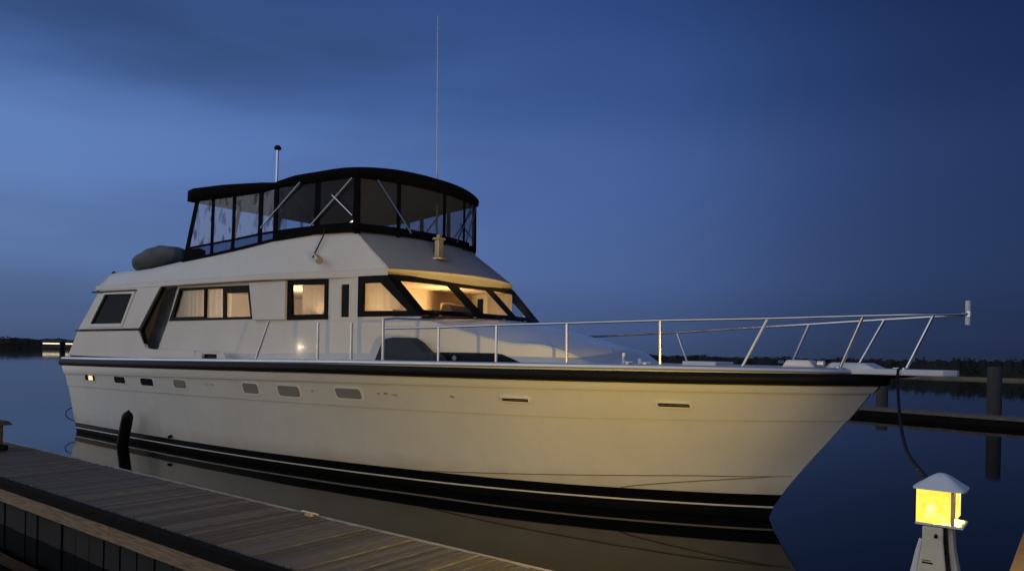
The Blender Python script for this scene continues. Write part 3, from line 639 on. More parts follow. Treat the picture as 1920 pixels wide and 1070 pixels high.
MB().hexa([(11.35, -1.65, 2.34), (11.95, -1.6, 2.34), (11.95, 1.6, 2.34), (11.35, 1.65, 2.34)], [(11.45, -1.65, 3.02), (12.2, -1.55, 2.98), (12.2, 1.55, 2.98), (11.45, 1.65, 3.02)]).build('dashboard', 'wood_in', YC, bevel=.02)
MB().hexa([(11.3, -.35, 2.98), (11.75, -.35, 2.98), (11.75, .3, 2.98), (11.3, .3, 2.98)], [(11.4, -.33, 3.24), (11.6, -.33, 3.20), (11.6, .28, 3.20), (11.4, .28, 3.24)]).build('instrument_pod', 'seat', YC, bevel=.03)
for y in (-.75, .55):
    hsb = MB().box(10.72, 10.84, y - .27, y + .27, 2.75, 3.32).build('helm_seat', 'seat', YC, bevel=.05)
    MB().box(10.84, 11.25, y - .27, y + .27, 2.70, 2.82).build('cushion', 'seat', hsb, bevel=.03)
    MB().tube([(11.0, y, 2.34), (11.0, y, 2.72)], .05, 10).build('pedestal', 'steel', hsb)
for X in (9.33, 9.66):      # two lamp shades seen in the side door window
    MB().lathe((X, -1.60, 2.865), [(.10, 0), (.12, .03), (.10, .17), (.02, .20)], 14).build('chair_back', 'seat', YC, smooth=True)
MB().box(9.0, 10.1, -1.62, -1.28, 2.34, 2.86).build('side_cabinet', 'wood_in', YC, bevel=.02)
def lamp(name, loc, P, c, r=.09, par=YC):
    d = bpy.data.lights.new(name, 'POINT'); d.energy = P; d.color = c; d.shadow_soft_size = r
    o = bpy.data.objects.new(name, d); col.objects.link(o); o.parent = par; o.location = loc; return o
WARM = (1.0, .66, .30); VISOR_FILL = 9.0
lamp('pilothouse_light', (11.15, .1, 2.88), 80, WARM); lamp('helm_light', (11.0, -1.35, 3.12), 5, WARM, .05); lamp('galley_light', (9.5, -1.42, 3.02), 7, WARM, .05); lamp('saloon_light', (7.5, -.9, 2.95), 105, (1.0, .72, .42)); lamp('saloon_lamp', (6.0, -1.75, 2.93), 1.6, (1, .72, .42), .05)

cl_y = hs_(9.32) + .02
MB().tube([(9.32, -cl_y + .03, 2.34), (9.32, -cl_y, 2.34)], .022, 12).build('courtesy_light', 'bulb', YC)
lamp('courtesy_glow', (9.32, -cl_y - .07, 2.34), .35, (1, .78, .5), .02)
# added hidden spots under the windshield, shining up to turn the visor gold
for y in (-1.45, -.75, 0, .75, 1.45):
    px_ = 12.66 - .36 * (y / 1.75) ** 2
    MB().box(px_ - .02, px_ + .015, y - .02, y + .02, 2.915, 2.932).build('added_spot_base', 'brass', YC, bevel=.006)  # made-up fitting for the added spot
    d = bpy.data.lights.new('visor_fill_spot', 'SPOT'); d.energy = VISOR_FILL; d.color = (1.0, .74, .36); d.shadow_soft_size = .04; d.spot_size = R(105); d.spot_blend = .8
    o = bpy.data.objects.new('visor_fill_spot', d); col.objects.link(o); o.parent = YC; o.location = (px_ + .02, y, 2.96)
    o.rotation_euler = Vector((-.62, 0, .78)).to_track_quat('-Z', 'Y').to_euler()
# ---- flybridge canvas enclosure
ep = pl([5.15, 8.45, 10.45], [2.17, 2.05, 1.68]); epf = lambda X, Z: ep(X) - max(0, Z - 4.5) * .02
def fc(y, z): return 10.83 - .38 * abs(y / 1.68) ** 2.2
vb = pl([5.3, 6.35, 7.1, 8.0, 8.45, 10.5], [5.54, 5.50, 5.475, 5.46, 5.50, 5.53])
# aft bimini top
def canopy(xa, xf, ze, crown, bfn, front=False, thick=.0):
    rows = []; n = 20; K = 14
    for k in range(K + 1):
        s = k / K; r = []
        for j in range(n + 1):
            t = -1 + 2 * j / n; X = lerp(xa, xf(t) if callable(xf) else xf, s); b = bfn(min(X, 10.45))
            z = ze(X) + crown(s) * (1 - abs(t) ** 2.4)
            r.append((X, b * t, z))
        rows.append(r)
    return rows
bf = lambda X: ep(X) + .01
ze1 = pl([5.3, 5.5, 6.7, 8.0, 8.42], [5.77, 5.805, 5.75, 5.64, 5.59])
r1 = canopy(5.32, 8.42, ze1, lambda s: .12, bf)
c1 = MB().grid(r1)
edge = [r[0] for r in r1]; c1.grid([edge, [(p[0], p[1] - .01, vb(p[0])) for p in edge]])
edge = [r[-1] for r in r1]; c1.grid([edge, [(p[0], p[1] + .01, vb(p[0])) for p in edge]])
c1.grid([r1[0], [(p[0] - .02 + .0, p[1], 5.54) for p in r1[0]]])
c1.build('aft_canopy', 'canvas', YC, smooth=True, solid=.014)
ze2 = pl([8.3, 8.45, 8.93, 9.97, 10.45, 10.9], [5.56, 5.60, 5.68, 5.715, 5.68, 5.63])
r2 = canopy(8.34, lambda t: fc(1.68 * t, 0) + .07, ze2, lambda s: .26 * math.sin(math.pi * min(1, .12 + s * .78)) ** .7, bf)
c2 = MB().grid(r2)
edge = [r[0] for r in r2]; c2.grid([edge, [(p[0], p[1] - .01, vb(p[0])) for p in edge]])
edge = [r[-1] for r in r2]; c2.grid([edge, [(p[0], p[1] + .01, vb(p[0])) for p in edge]])
fe = r2[-1]; c2.grid([fe, [(p[0] + .02, p[1], p[2] - .05) for p in fe], [(fc(p[1], 0) + .01, p[1], 5.50) for p in fe]])
c2.build('forward_canopy', 'canvas', YC, smooth=True, solid=.014)
# side curtains: posts, clear panels, lower deflectors
zmid = pl([5.2, 6.2, 7.0, 7.95, 8.45, 9.5, 10.45], [4.49, 4.53, 4.56, 4.61, 4.62, 4.66, 4.66])
zlow = lambda X: ctop(min(max(X, 1.7), 10.3)) + .03
posts = [6.26, 7.03, 7.95, 8.44, 9.50, 10.43]
for side in (-1, 1):
    edges = [5.30] + posts
    for i, (a, b) in enumerate(zip(edges[:-1], edges[1:])):
        a2 = 5.66 if i == 0 else a
        pan = [(a + .02 + (.0 if i else .02), zmid(a)), (b, zmid(b)), (b, vb(b) + .02), (a2, vb(a2) + .02)]
        if i == 4: pass
        mid_m = 'vinyl' if i in (0, 1, 2, 3) else ('vinyl' if i == 4 else 'vinyl_clean')
        MB().plate(pan, epf, -.003, .003, side).build('clear_panel', mid_m, YC)
        if i < 4: MB().plate([(a, zlow(a)), (b, zlow(b)), (b, zmid(b)), (a, zmid(a))], epf, -.003, .003, side).build('lower_panel', 'tint', YC)
        else: MB().plate([(a, zlow(a) - .05), (b, zlow(b) - .05), (b, zmid(b)), (a, zmid(a))], epf, -.004, .008, side).build('canvas_skirt', 'canvas', YC)
        MB().plate([(a, zmid(a) - .022), (b, zmid(b) - .022), (b, zmid(b) + .022), (a, zmid(a) + .022)], epf, -.008, .010, side).build('canvas_seam', 'canvas', YC)
    for k, X in enumerate(posts):
        w = .045 if k in (0, 1) else .06
        MB().plate([(X - w, zlow(X) - .03), (X + w, zlow(X) - .03), (X + w, vb(X) + .05), (X - w, vb(X) + .05)], epf, -.010, .012, side).build('canvas_post', 'canvas', YC)
    MB().plate([(5.16, 4.25), (5.30, 4.25), (5.72, 5.56), (5.60, 5.60)], epf, -.012, .012, side).build('canvas_post', 'canvas', YC)
    MB().plate([(5.2, 4.24), (6.0, 4.28), (6.02, 4.40), (5.8, 4.47), (5.3, 4.47)], epf, -.004, .014, side).build('canvas_skirt', 'canvas', YC)
    mbt = MB(); 
    for X0, X1 in ((5.12, 6.33), (6.33, 7.47), (7.47, 8.49), (8.49, 9.42), (9.42, 10.40)):
        mbt.plate([(X0, zlow(X0) - .045), (X1, zlow(X1) - .045), (X1, zlow(X1) + .015), (X0, zlow(X0) + .015)], epf, -.03, .018, side)
    mbt.build('coaming_trim', 'canvas', YC)
# aft curtain
MB().add([(5.24, -2.14, 4.28), (5.24, 2.14, 4.28), (5.66, 2.12, 5.55), (5.66, -2.12, 5.55)], [(0, 1, 2, 3)]).build('aft_panel', 'vinyl_clean', YC)
for y in (-1.1, 0, 1.1): MB().hexa([(5.2, y - .04, 4.26), (5.23, y - .04, 4.26), (5.23, y + .04, 4.26), (5.2, y + .04, 4.26)], [(5.64, y - .04, 5.56), (5.67, y - .04, 5.56), (5.67, y + .04, 5.56), (5.64, y + .04, 5.56)]).build('canvas_post', 'canvas', YC)
# front curtain follows the brow
def frontgrid(y0, y1, za, zb_, off=0., n=12):
    ys = [lerp(y0, y1, k / n) for k in range(n + 1)]
    return [[(fc(y, z) + off + (5.5 - z) * .0, y, z) for y in ys] for z in (za, (za + zb_) / 2, zb_)]
fy = [-1.68, -.90, .28, 1.02, 1.68]
for a, b in zip(fy[:-1], fy[1:]):
    MB().grid(frontgrid(a, b, 4.64, 5.52)).build('clear_panel', 'vinyl_front', YC, smooth=True)
MB().grid(frontgrid(-1.68, 1.30, 4.50, 4.66, .006, 30)).build('canvas_skirt', 'canvas', YC, smooth=True, solid=.012)
for y in fy:
    w = .05 if y in (-1.68,) else .04
    MB().grid(frontgrid(y - w, y + w, 4.46, 5.54, .010, 3)).build('canvas_post', 'canvas', YC, solid=.012)
# stainless bows
def tubeo(name, a, b, r=.017): return MB().tube([a, b], r, 8).build(name, 'steel', YC, smooth=True)
for s in (-1, 1):
    sy_ = lambda X: s * (ep(X) + .03)
    for (a, b) in (((8.02, 4.72), (9.10, 5.53)), ((9.36, 4.66), (10.36, 5.50)), ((9.89, 5.22), (10.38, 4.80))):
        tubeo('canopy_brace', (a[0], sy_(a[0]), a[1]), (b[0], sy_(b[0]), b[1]), .016)
    tubeo('canopy_brace', (fc(1.35, 0) + .05, s * 1.36, 5.50), (fc(.62, 0) + .06, s * .66, 4.58), .016)
    if s > 0: tubeo('canopy_brace', (fc(1.55, 0) + .02, s * 1.6, 5.50), (fc(1.2, 0), s * 1.15, 4.60), .014)
MB().lathe((9.94, -1.35, 4.72), [(.0, .0), (.05, .01), (.05, .05), (.0, .09)], 12).build('lamp_glint', 'bulb', YC, smooth=True)  # glowing bead put in for a lamp's reflection in the enclosure
# helm console inside the enclosure
MB().hexa([(9.9, -1.1, 3.99), (10.5, -1.1, 3.99), (10.5, .9, 3.99), (9.9, .9, 3.99)], [(10.1, -1.05, 4.72), (10.5, -1.05, 4.60), (10.5, .85, 4.60), (10.1, .85, 4.72)]).build('helm_console', 'canvas', YC, bevel=.03)
for y in (-.7, .4): MB().box(8.9, 9.3, y - .28, y + .28, 3.99, 4.75).build('flybridge_seat', 'canvas', YC, bevel=.06)
# roof fittings: pole light, whip antenna, searchlight, horn
pole = MB().tube([(6.92, -1.0, 5.80), (6.94, -1.0, 6.72)], .028, 10).build('light_mast', 'steel', YC, smooth=True)
MB().lathe((6.94, -1.0, 6.70), [(.03, 0), (.075, .02), (.08, .06), (.05, .10), (0, .115)], 14).build('mast_cap', 'plastic', pole, smooth=True)
MB().tube([(9.19, 1.78, 4.40), (9.19, 1.78, 5.2), (9.18, 1.76, 6.4), (9.16, 1.74, 8.2), (9.15, 1.72, 10.12)], [.025, .021, .017, .013, .008], 7).build('whip_antenna', 'pulpit', YC, smooth=True)
sx_, sy2, sz_ = 11.44, -.5, 4.065
sl_ = MB().lathe((sx_, sy2, sz_ - .02), [(0, .0), (.17, 0), (.17, .03), (.06, .055), (.0, .06)], 20).build('searchlight', 'brass', YC, smooth=True)
MB().box(sx_ - .055, sx_ + .055, sy2 - .07, sy2 + .07, sz_ + .03, sz_ + .36).build('housing', 'brass', sl_, bevel=.012)
MB().box(sx_ - .085, sx_ + .085, sy2 - .10, sy2 + .10, sz_ + .36, sz_ + .40).build('cap', 'brass', sl_, bevel=.01)
MB().box(sx_ - .04, sx_ + .04, sy2 - .04, sy2 + .04, sz_ + .40, sz_ + .46).build('lamp_head', 'brass', sl_, bevel=.01)
MB().box(sx_ - .12, sx_ - .058, sy2 - .02, sy2 + .02, sz_ + .14, sz_ + .35).build('bracket', 'plastic', sl_)
hp = lambda X, z: -(lerp(rs_(X), co_(X), (z - 3.77) / .75))
hn = MB().tube([(9.72, hp(9.7, 4.05) - .00, 4.05), (9.74, hp(9.7, 4.07) - .10, 4.08), (9.80, hp(9.7, 4.06) - .16, 4.07), (9.90, hp(9.9, 4.0) - .16, 4.0)], .02, 8).build('horn', 'brass', YC, smooth=True)
MB().tube([(9.86, hp(9.9, 4.0) - .15, 4.02), (9.97, hp(9.9, 3.95) - .15, 3.94)], [.05, .075], 14).build('bell', 'brass', hn, smooth=True)
MB().tube([(9.76, -ep(9.6) - .03, 4.62), (9.74, hp(9.7, 4.4) - .05, 4.45), (9.66, hp(9.7, 4.2) - .05, 4.2), (9.61, hp(9.6, 4.05) - .03, 4.03)], .014, 6).build('cable', 'plastic', YC, smooth=True)
MB().lathe((1.85, -2.2, 4.08), [(.05, 0), (.05, .05), (.02, .08), (0, .08)], 10).build('roof_fitting', 'plastic', YC)

# ---- rails
rail_n = 0
zr = pl([12.1, 13.24, 14.22, 15.3, 16.54, 17.84, 18.97, 19.68, 20.02], [2.665, 2.68, 2.715, 2.745, 2.79, 2.825, 2.865, 2.885, 2.895])
rb_ = herm([12.15, 13.24, 14.22, 15.3, 16.54, 17.84, 18.97, 19.68, 20.02], [2.50, 2.36, 2.16, 1.88, 1.43, .90, .50, .22, .02])
rail = MB()
pts = [(12.15 + k * (20.02 - 12.15) / 60) for k in range(61)]
loop = [(X, -rb_(X), zr(X)) for X in pts] + [(X, rb_(X), zr(X)) for X in pts[::-1]]
rail.tube(loop, .021, 10); railo = rail.build('bow_rail', 'steel', YC, smooth=True)
for s in (-1, 1):
    for X, xt in (((13.24, 13.24), (14.23, 14.23), (15.31, 15.30), (16.55, 16.54), (17.52, 17.84), (18.62, 18.93), (19.36, 19.68)) if s < 0 else ((13.1, 13.1), (15.52, 15.22), (17.55, 17.86), (18.62, 18.98))):
        b = rb_(X) if X < 17 else {17.52: 1.0, 18.62: .44, 19.36: .26}.get(X, rb_(X) - .03)
        MB().tube([(X, s * b, 2.10 if X < 16 else 2.13), (xt, s * rb_(xt), zr(xt))], .020, 9).build('stanchion', 'steel', railo, smooth=True)
        MB().lathe((X, s * b, (2.10 if X < 16 else 2.15 if X < 18 else 2.19)), [(0, 0), (.045, 0), (.04, .02), (.02, .025)], 12).build('stanchion_foot', 'steel', railo, smooth=True)
    for X, zt_ in ((10.60, 2.77), (11.44, 2.765), (12.15, 2.82)):
        MB().tube([(X, s * (BS(X) - .07), 2.08), (X, s * (BS(X) - .07), zt_)], [.024, .024], 10).build('stanchion', 'steel', railo, smooth=True)
    MB().tube([(8.80, s * (BS(8.8) - .07), 2.06), (9.18, s * (BS(9) - .10), 2.82)], .02, 9).build('stanchion', 'steel', railo, smooth=True)
    MB().tube([(12.15, s * 2.51, 2.81), (12.25, s * 2.35, 2.835), (12.45, s * 1.76, 2.83)], .016, 8).build('gate_rail', 'steel', railo, smooth=True)
MB().tube([(20.02, 0, 2.76), (20.02, 0, 3.06)], .03, 12).build('bow_light', M['pulpit'], railo, smooth=True)
MB().tube([(20.03, -.0, 2.86), (20.03, 0, 2.93)], .038, 12).build('light_clamp', 'steel', railo, smooth=True)
# foredeck fittings
MB().box(16.42, 16.95, -.45, .25, 2.14, 2.235).build('deck_hatch', 'pulpit', YC, bevel=.02)
w1 = MB().hexa([(17.93, -.62, 2.17), (18.36, -.55, 2.17), (18.36, -.18, 2.17), (17.93, -.18, 2.17)], [(17.98, -.57, 2.285), (18.28, -.53, 2.285), (18.28, -.2, 2.285), (17.98, -.2, 2.285)]).build('windlass_cover', 'pulpit', YC, bevel=.03)
MB().tube([(18.36, -.42, 2.24), (18.44, -.42, 2.24)], .05, 12).build('gypsy', 'steel', w1)
MB().tube([(17.90, -.60, 2.26), (17.95, -.56, 2.26)], .02, 8).build('clamp', 'steel', w1)
MB().hexa([(18.42, -.40, 2.185), (19.06, -.34, 2.185), (19.06, .34, 2.185), (18.42, .40, 2.185)], [(18.50, -.34, 2.262), (18.90, -.30, 2.262), (18.90, .30, 2.262), (18.50, .34, 2.262)]).build('anchor_locker_lid', 'pulpit', YC, bevel=.025)
for (X, y) in ((15.75, -.9), (16.2, -1.2), (19.30, -.12)):
    cl_ = MB().tube([(X - .09, y, 2.20), (X + .09, y, 2.20)], .012, 8).build('deck_cleat', 'steel', YC, smooth=True)
    MB().box(X - .025, X + .025, y - .015, y + .015, 2.13, 2.20).build('base', 'steel', cl_)
MB().tube([(15.60, -.75, 2.15), (15.60, -.75, 2.34)], .025, 8).build('vent_post', 'pulpit', YC); MB().tube([(15.80, -.6, 2.15), (15.80, -.6, 2.26)], .03, 8).build('vent_post', 'pulpit', YC)

# ---- loose things on and beside the yacht
def blob(name, c, rad, m, seed, nu=28, nv=16, rough=.10, tilt=0.):
    rng = random.Random(seed); ph = [rng.uniform(0, 6.28) for _ in range(6)]; rows = []
    for i in range(nv + 1):
        la = -math.pi / 2 + math.pi * i / nv; r = []
        for j in range(nu):
            lo = 2 * math.pi * j / nu; k = 1 + rough * (math.sin(3 * lo + ph[0]) * math.cos(2 * la + ph[1]) + .6 * math.sin(7 * lo + ph[2] + 4 * la) + .35 * math.sin(13 * lo + ph[3]) * math.cos(5 * la))
            x, y, z = rad[0] * math.cos(la) * math.cos(lo) * k, rad[1] * math.cos(la) * math.sin(lo) * k, rad[2] * math.sin(la) * k
            z += x * tilt; r.append((c[0] + x, c[1] + y, c[2] + z))
        rows.append(r)
    return MB().grid(rows, True)
e = place('covered_tender', (3.4, -1.5, 4.12))
tag(e, 'lumpy grey canvas-covered bundle lying on the aft cabin roof', 'covered bundle')
blob('cover', (3.35, -1.78, 4.40), (.98, .50, .30), 'grey_canvas', 4, rough=.045, tilt=.10).build('cover', 'grey_canvas', e, smooth=True, origin=(3.4, -1.5, 4.12))
MB().tube([(2.38, -1.72, 4.26), (2.42, -2.0, 4.32), (2.50, -1.8, 4.42)], .03, 8).build('tie_knot', 'grey_canvas', e, smooth=True, origin=(3.4, -1.5, 4.12))
MB().box(2.7, 4.2, -1.9, -1.3, 4.08, 4.15).build('chock', 'plastic', e, origin=(3.4, -1.5, 4.12))

e = place('deck_box', (11.95, -2.05, 2.08))
tag(e, 'navy canvas-covered deck box standing on the side deck behind the rail', 'deck box')
bx = [(11.42, 2.09), (11.60, 2.42), (11.70, 2.51), (11.90, 2.535), (12.22, 2.53), (12.40, 2.45), (12.60, 2.30), (12.85, 2.24), (12.98, 2.09)]
MB().plate(bx, lambda X, Z: 2.02, -.22, .05, -1).build('cover', 'navy', e, origin=(11.95, -2.05, 2.08), bevel=.03)
MB().box(11.5, 12.9, -2.085, -1.79, 2.05, 2.092).build('base', 'plastic', e, origin=(11.95, -2.05, 2.08))

# black fender
e = place('fender', (3.46, -2.72, 0)); tag(e, 'long black fender leaning out of the water against the hull near the stern', 'fender')
pa, pb = Vector((3.28, -2.62, -.35)), Vector((3.98, -2.78, .70)); d = (pb - pa).normalized()
MB().tube([pa] + [pa.lerp(pb, t) for t in (.1, .5, .9)] + [pb, pb + d * .07, pb + d * .11, pb + d * .125], [.10, .125, .125, .125, .12, .09, .05, .01], 16).build('body', 'rubber', e, smooth=True, origin=(3.46, -2.72, 0))
MB().tube([pb + d * .10, pb + d * .16], .03, 8).build('eye', 'plastic', e, origin=(3.46, -2.72, 0))
# stern line
tag(MB().tube([BM @ Vector(p) for p in ((.0, -2.0, .62), (-.22, -2.12, .64), (-.42, -2.25, .60), (-.45, -2.35, .52), (-.30, -2.42, .42), (-.12, -2.40, .33), (0.02, -2.3, .28))], .013, 6).build('mooring_line', 'plastic', smooth=True), 'thin dark line looping out behind the stern of the yacht', 'rope')

# ------------------------------------------------------------------ docks
DZ = .60
def board_mesh(w, l, t):
    m = MB().box(0, w, 0, l, -t, 0); me = bpy.data.meshes.new('board'); me.from_pydata(m.v, [], m.f); return me
fp = place('finger_pier', (13, -6.6, DZ)); fo_ = Vector((13, -6.6, DZ))
tag(fp, 'narrow weathered wooden finger pier running beside the yacht in the foreground', 'pier')
bmesh_ = board_mesh(.0795, 1.25, .035); bmesh_.materials.append(M['board'])
x = 6.2; rng = random.Random(5); first = None
while x < 20.68:
    o = bpy.data.objects.new('board', bmesh_); col.objects.link(o); o.parent = fp
    o.location = (x - fo_.x, -7.225 - fo_.y + rng.uniform(-.008, .008), rng.uniform(-.005, .004)); o.rotation_euler = (rng.uniform(-.003, .003), rng.uniform(-.025, .025), rng.uniform(-.004, .004))
    x += .088
def part(mbx, name, m, par, org, **k): return mbx.build(name, m, par, origin=org, **k)
part(MB().box(6.2, 20.70, -5.975, -5.945, DZ - .19, DZ + .010), 'edge_trim', 'trim', fp, fo_, bevel=.006)
part(MB().box(6.2, 20.70, -7.315, -7.232, DZ - .125, DZ - .008), 'rub_strip', 'blackwood', fp, fo_, bevel=.01)
x = 6.2
while x < 20.6:      # fascia planks, end to end
    x1 = min(x + 3.6, 20.70); part(MB().box(x, x1 - .008, -7.30, -7.255, DZ - .285, DZ - .130), 'fascia_plank', 'timber', fp, fo_, bevel=.004); x = x1
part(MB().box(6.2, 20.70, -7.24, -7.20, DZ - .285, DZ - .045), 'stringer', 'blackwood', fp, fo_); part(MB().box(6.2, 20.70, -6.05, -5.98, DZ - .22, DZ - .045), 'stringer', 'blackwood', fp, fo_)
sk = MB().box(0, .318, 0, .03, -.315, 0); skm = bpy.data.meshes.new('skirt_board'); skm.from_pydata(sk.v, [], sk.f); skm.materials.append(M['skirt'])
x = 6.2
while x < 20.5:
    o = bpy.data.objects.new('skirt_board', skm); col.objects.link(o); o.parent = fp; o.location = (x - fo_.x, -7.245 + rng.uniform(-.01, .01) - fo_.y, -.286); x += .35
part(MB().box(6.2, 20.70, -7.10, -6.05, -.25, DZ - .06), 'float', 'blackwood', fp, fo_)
part(MB().tube([(14.80, -6.0, DZ + .03), (15.06, -6.0, DZ + .03)], .011, 8), 'cleat', 'brass', fp, fo_); part(MB().box(14.88, 14.98, -6.03, -5.985, DZ - .002, DZ + .026), 'cleat_base', 'brass', fp, fo_)
# main dock that the finger joins, under and beside the camera
md = place('main_dock', (21.6, -6, DZ)); mo = Vector((21.6, -6, DZ)); tag(md, 'wooden main dock whose lit corner shows at the bottom right', 'dock')
MB_ = board_mesh(.131, 2.0, .035); MB_.materials.append(M['board'])
y = -13.0
while y < 4.0:
    o = bpy.data.objects.new('board', MB_); col.objects.link(o); o.parent = md; o.location = (20.86 - mo.x, y + .131 - mo.y, rng.uniform(-.003, .003)); o.rotation_euler = (0, rng.uniform(-.001, .001), R(-90) + rng.uniform(-.004, .004)); y += .1395
part(MB().box(20.72, 20.85, -5.9, 4.1, DZ - .24, DZ + .012), 'edge_board', 'timber', md, mo, bevel=.008)
part(MB().box(20.72, 20.85, -13, -7.33, DZ - .24, DZ + .012), 'edge_board', 'timber', md, mo, bevel=.008)
part(MB().box(20.8, 22.8, -13, 4, -.2, DZ - .05), 'float', 'blackwood', md, mo)
# post on the finger pier at the left edge of the picture
pp_ = Vector((7.69, -6.60, DZ)); e = place('dock_post', pp_); tag(e, 'square grey dock post with a flat cap at the left edge of the pier', 'post')
part(MB().box(7.54, 7.84, -6.74, -6.46, DZ + .002, DZ + .43), 'shaft', 'pile', e, pp_, bevel=.01)
part(MB().hexa([(7.44, -6.84, DZ + .43), (7.94, -6.84, DZ + .43), (7.94, -6.36, DZ + .43), (7.44, -6.36, DZ + .43)], [(7.48, -6.80, DZ + .49), (7.90, -6.80, DZ + .49), (7.90, -6.40, DZ + .49), (7.48, -6.40, DZ + .49)]), 'cap', 'pile', e, pp_, bevel=.01)
part(MB().tube([(7.84, -6.5, DZ + .08), (7.93, -6.45, DZ + .08)], .05, 10), 'bumper', 'rubber', e, pp_)

# far floating dock and pilings on the right
fd0, fd1 = Vector((14.27, 30.84, 0)), Vector((17.95, 25.87, 0)); fdir = (fd1 - fd0).normalized(); frz = math.atan2(fdir.y, fdir.x)
fd = wplace('floating_dock', fd0, frz); tag(fd, 'long low floating dock across the water behind the bow', 'dock')
# local x along the dock, +y away from the camera side
for k in range(-14, 16):
    MB().box(k * 1.9, k * 1.9 + 1.88, .0, .04, .24, .345).build('edge_plank', 'fardock', fd)
MB().box(-26, 30, .04, 1.3, .28, .335).build('deck_planking', 'fardock', fd); MB().box(-26, 30, .045, 1.25, -.1, .275).build('float', 'blackwood', fd)
def piling(loc, r, h, lab, lean=0.):
    e = wplace('piling', loc); tag(e, lab, 'piling', 'wooden pilings'); rows = []
    MB().tube([(0, 0, -1), (lean * .5, 0, h * .5), (lean, 0, h - .03), (lean, 0, h)], [r * 1.02, r, r * .97, r * .92], 18).build('shaft', 'pile', e, smooth=True); MB().tube([(lean, 0, h), (lean, 0, h + .012)], [r * .9, r * .85], 18).build('top', 'pile', e)
    return e
piling((18.45, 28.25, 0), .25, 2.13, 'thick wooden piling standing behind the low floating dock at the right')
piling((18.35, 36.6, 0), .27, 1.12, 'short dark piling beyond the floating dock, seen under the bow overhang')

# ------------------------------------------------------------------ power pedestal with its lamp
pb_ = Vector((20.625, -6.62, DZ)); pe = place('power_pedestal', pb_)
tag(pe, 'white dock power pedestal with a glowing yellow lamp box under a pitched cap', 'power pedestal')
def pp(mbx, name, m, **k): return mbx.build(name, m, pe, **k)
h0 = .922      # underside of the lamp box above the dock
fw = [(-.09, 0), (.085, 0), (.080, .45), (.060, .66), (.046, .80), (.041, .85), (.041, .912), (-.047, .912), (-.047, .84), (-.052, .80), (-.070, .66), (-.086, .45)]
pp(MB().plate(fw, lambda X, Z: .075, 0, .02, -1), 'front_cover', 'lit_plastic', bevel=.006)
bk = [(x * .92, z) for x, z in fw]; pp(MB().plate(bk, lambda X, Z: .0, -.06, .068, -1), 'body', 'plastic')
sv = [(-.135, 0), (-.092, 0), (-.088, .45), (-.073, .66), (-.056, .80), (-.049, .84), (-.064, .845), (-.080, .78), (-.104, .66), (-.13, .45)]
pp(MB().plate(sv, lambda X, Z: .045, 0, .018, -1), 'side_flange', 'pulpit', bevel=.004)
pp(MB().plate([(.14, 0), (.10, 0), (.095, .45), (.074, .66), (.058, .80), (.052, .912), (.072, .912), (.080, .80), (.105, .66), (.135, .45)], lambda X, Z: .0, -.05, .035, -1), 'side_flange', 'lit_plastic', bevel=.004)
pp(MB().box(-.045, .0, -.0975, -.0955, .735, .742), 'marking', 'plastic'); pp(MB().box(-.046, -.01, -.0975, -.0955, .748, .751), 'marking', 'plastic')
pp(MB().tube([(.012, -.09, .875), (.012, -.105, .868)], .008, 8), 'latch', 'plastic')
pp(MB().tube([(.048, -.07, .80), (.056, -.09, .795)], .007, 8), 'latch', 'plastic')
pp(MB().box(-.078, .122, -.095, .095, h0 - .006, h0 + .006), 'tray', 'pulpit', bevel=.002)
# lamp box: lens to the front, slim posts, open towards the yacht and the dock end
pp(MB().box(-.075, .070, -.094, -.088, h0 + .007, h0 + .165), 'lens', 'lens', bevel=.003)
pp(MB().box(.0705, .084, -.096, -.074, h0 + .007, h0 + .168), 'corner_post', 'brass')
pp(MB().box(-.082, -.0755, -.096, -.080, h0 + .007, h0 + .168), 'corner_post', 'plastic')
pp(MB().box(-.080, -.075, .082, .088, h0 + .007, h0 + .168), 'corner_post', 'plastic')
pp(MB().box(.086, .090, -.06, .088, h0 + .03, h0 + .168), 'side_lens', 'lens')
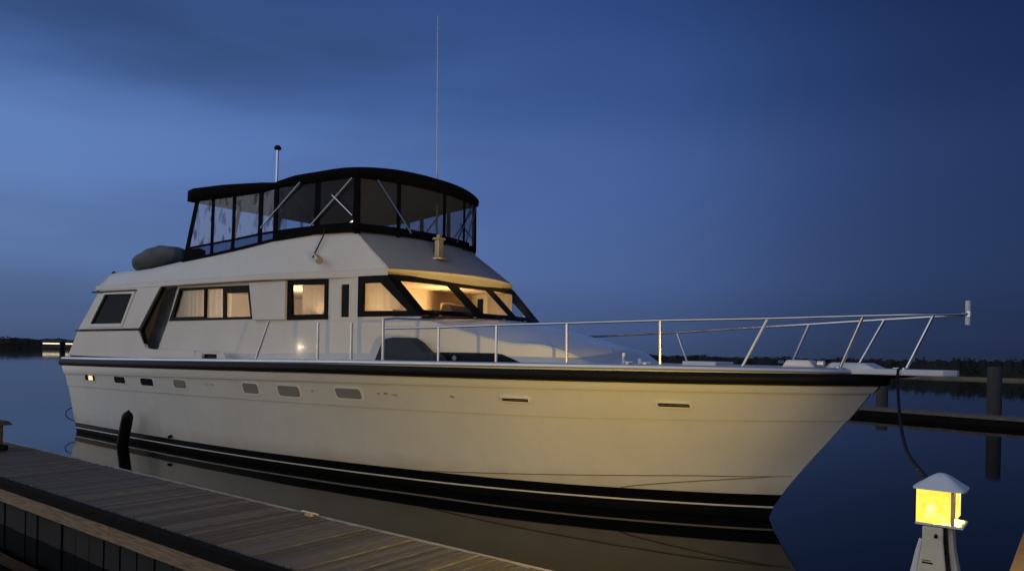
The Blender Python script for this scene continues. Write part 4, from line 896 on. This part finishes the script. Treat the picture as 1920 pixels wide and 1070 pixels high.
# pitched cap
rows = []
for (w, z) in ((.112, .166), (.111, .173), (.088, .188), (.056, .213), (.03, .230), (.014, .237), (.001, .239)):
    rr = []
    for k in range(32):
        a = 2 * math.pi * k / 32; c_, s_ = math.cos(a), math.sin(a); q = (abs(c_) ** 8 + abs(s_) ** 8) ** (-1 / 8) if z < .25 else 1.0
        rr.append((c_ * w * q + .018, s_ * w * q, h0 + z))
    rows.append(rr)
rows.insert(0, [(.018, 0, h0 + .164)] * 32); pp(MB().grid(rows, True), 'cap', 'pulpit', smooth=True)
pp(MB().lathe((0, .0, h0 + .03), [(0, 0), (.018, .0), (.022, .04), (.018, .10), (0, .115)], 12), 'bulb', 'bulb', smooth=True)
lamp('pedestal_bulb', (.03, .02, h0 + .10), 14, (1.0, .66, .10), .02, pe)
ld = bpy.data.lights.new('pedestal_lamp_or_added_beam', 'SPOT'); lo = bpy.data.objects.new('pedestal_lamp_or_added_beam', ld); col.objects.link(lo)
ld.energy = 1080; ld.color = (1.0, .645, .11); ld.shadow_soft_size = .03; ld.spot_size = R(110); ld.spot_blend = 1.0
lp = BM @ Vector((20.58, -6.50, DZ + h0 + .10)); lo.location = lp
lo.rotation_euler = ((BM @ Vector((10.4, -2.0, 3.7))) - lp).to_track_quat('-Z', 'Y').to_euler()
ld2 = bpy.data.lights.new('pedestal_lamp_or_added_beam', 'SPOT'); l2 = bpy.data.objects.new('pedestal_lamp_or_added_beam', ld2); col.objects.link(l2)   # second beam added at the same lamp to light the main dock corner
ld2.energy = 900; ld2.color = ld.color; ld2.shadow_soft_size = .03; ld2.spot_size = R(60); ld2.spot_blend = 1.0
l2.location = lp; l2.rotation_euler = ((BM @ Vector((21.7, -2.9, .6))) - lp).to_track_quat('-Z', 'Y').to_euler()
# shore power cable from the pulpit down to the pedestal
A = BM @ Vector((19.36, -.18, 2.21)); A2 = BM @ Vector((19.32, -.38, 2.19)); Bp = BM @ Vector((20.56, -6.42, DZ + h0 + .16))
cpts = [BM @ Vector((19.40, -.05, 2.235)), A, A2]
A3 = BM @ Vector((19.32, -.42, 2.10))
for k in range(0, 25):
    t = k / 24; p = A3.lerp(Bp, t); p.z -= .42 * math.sin(math.pi * t ** .75) * (1 - .2 * t); cpts.append(p)
tag(MB().tube(cpts, .017, 8).build('power_cable', 'plastic', smooth=True), 'black cable hanging from the bow pulpit down to the lamp pedestal', 'cable')
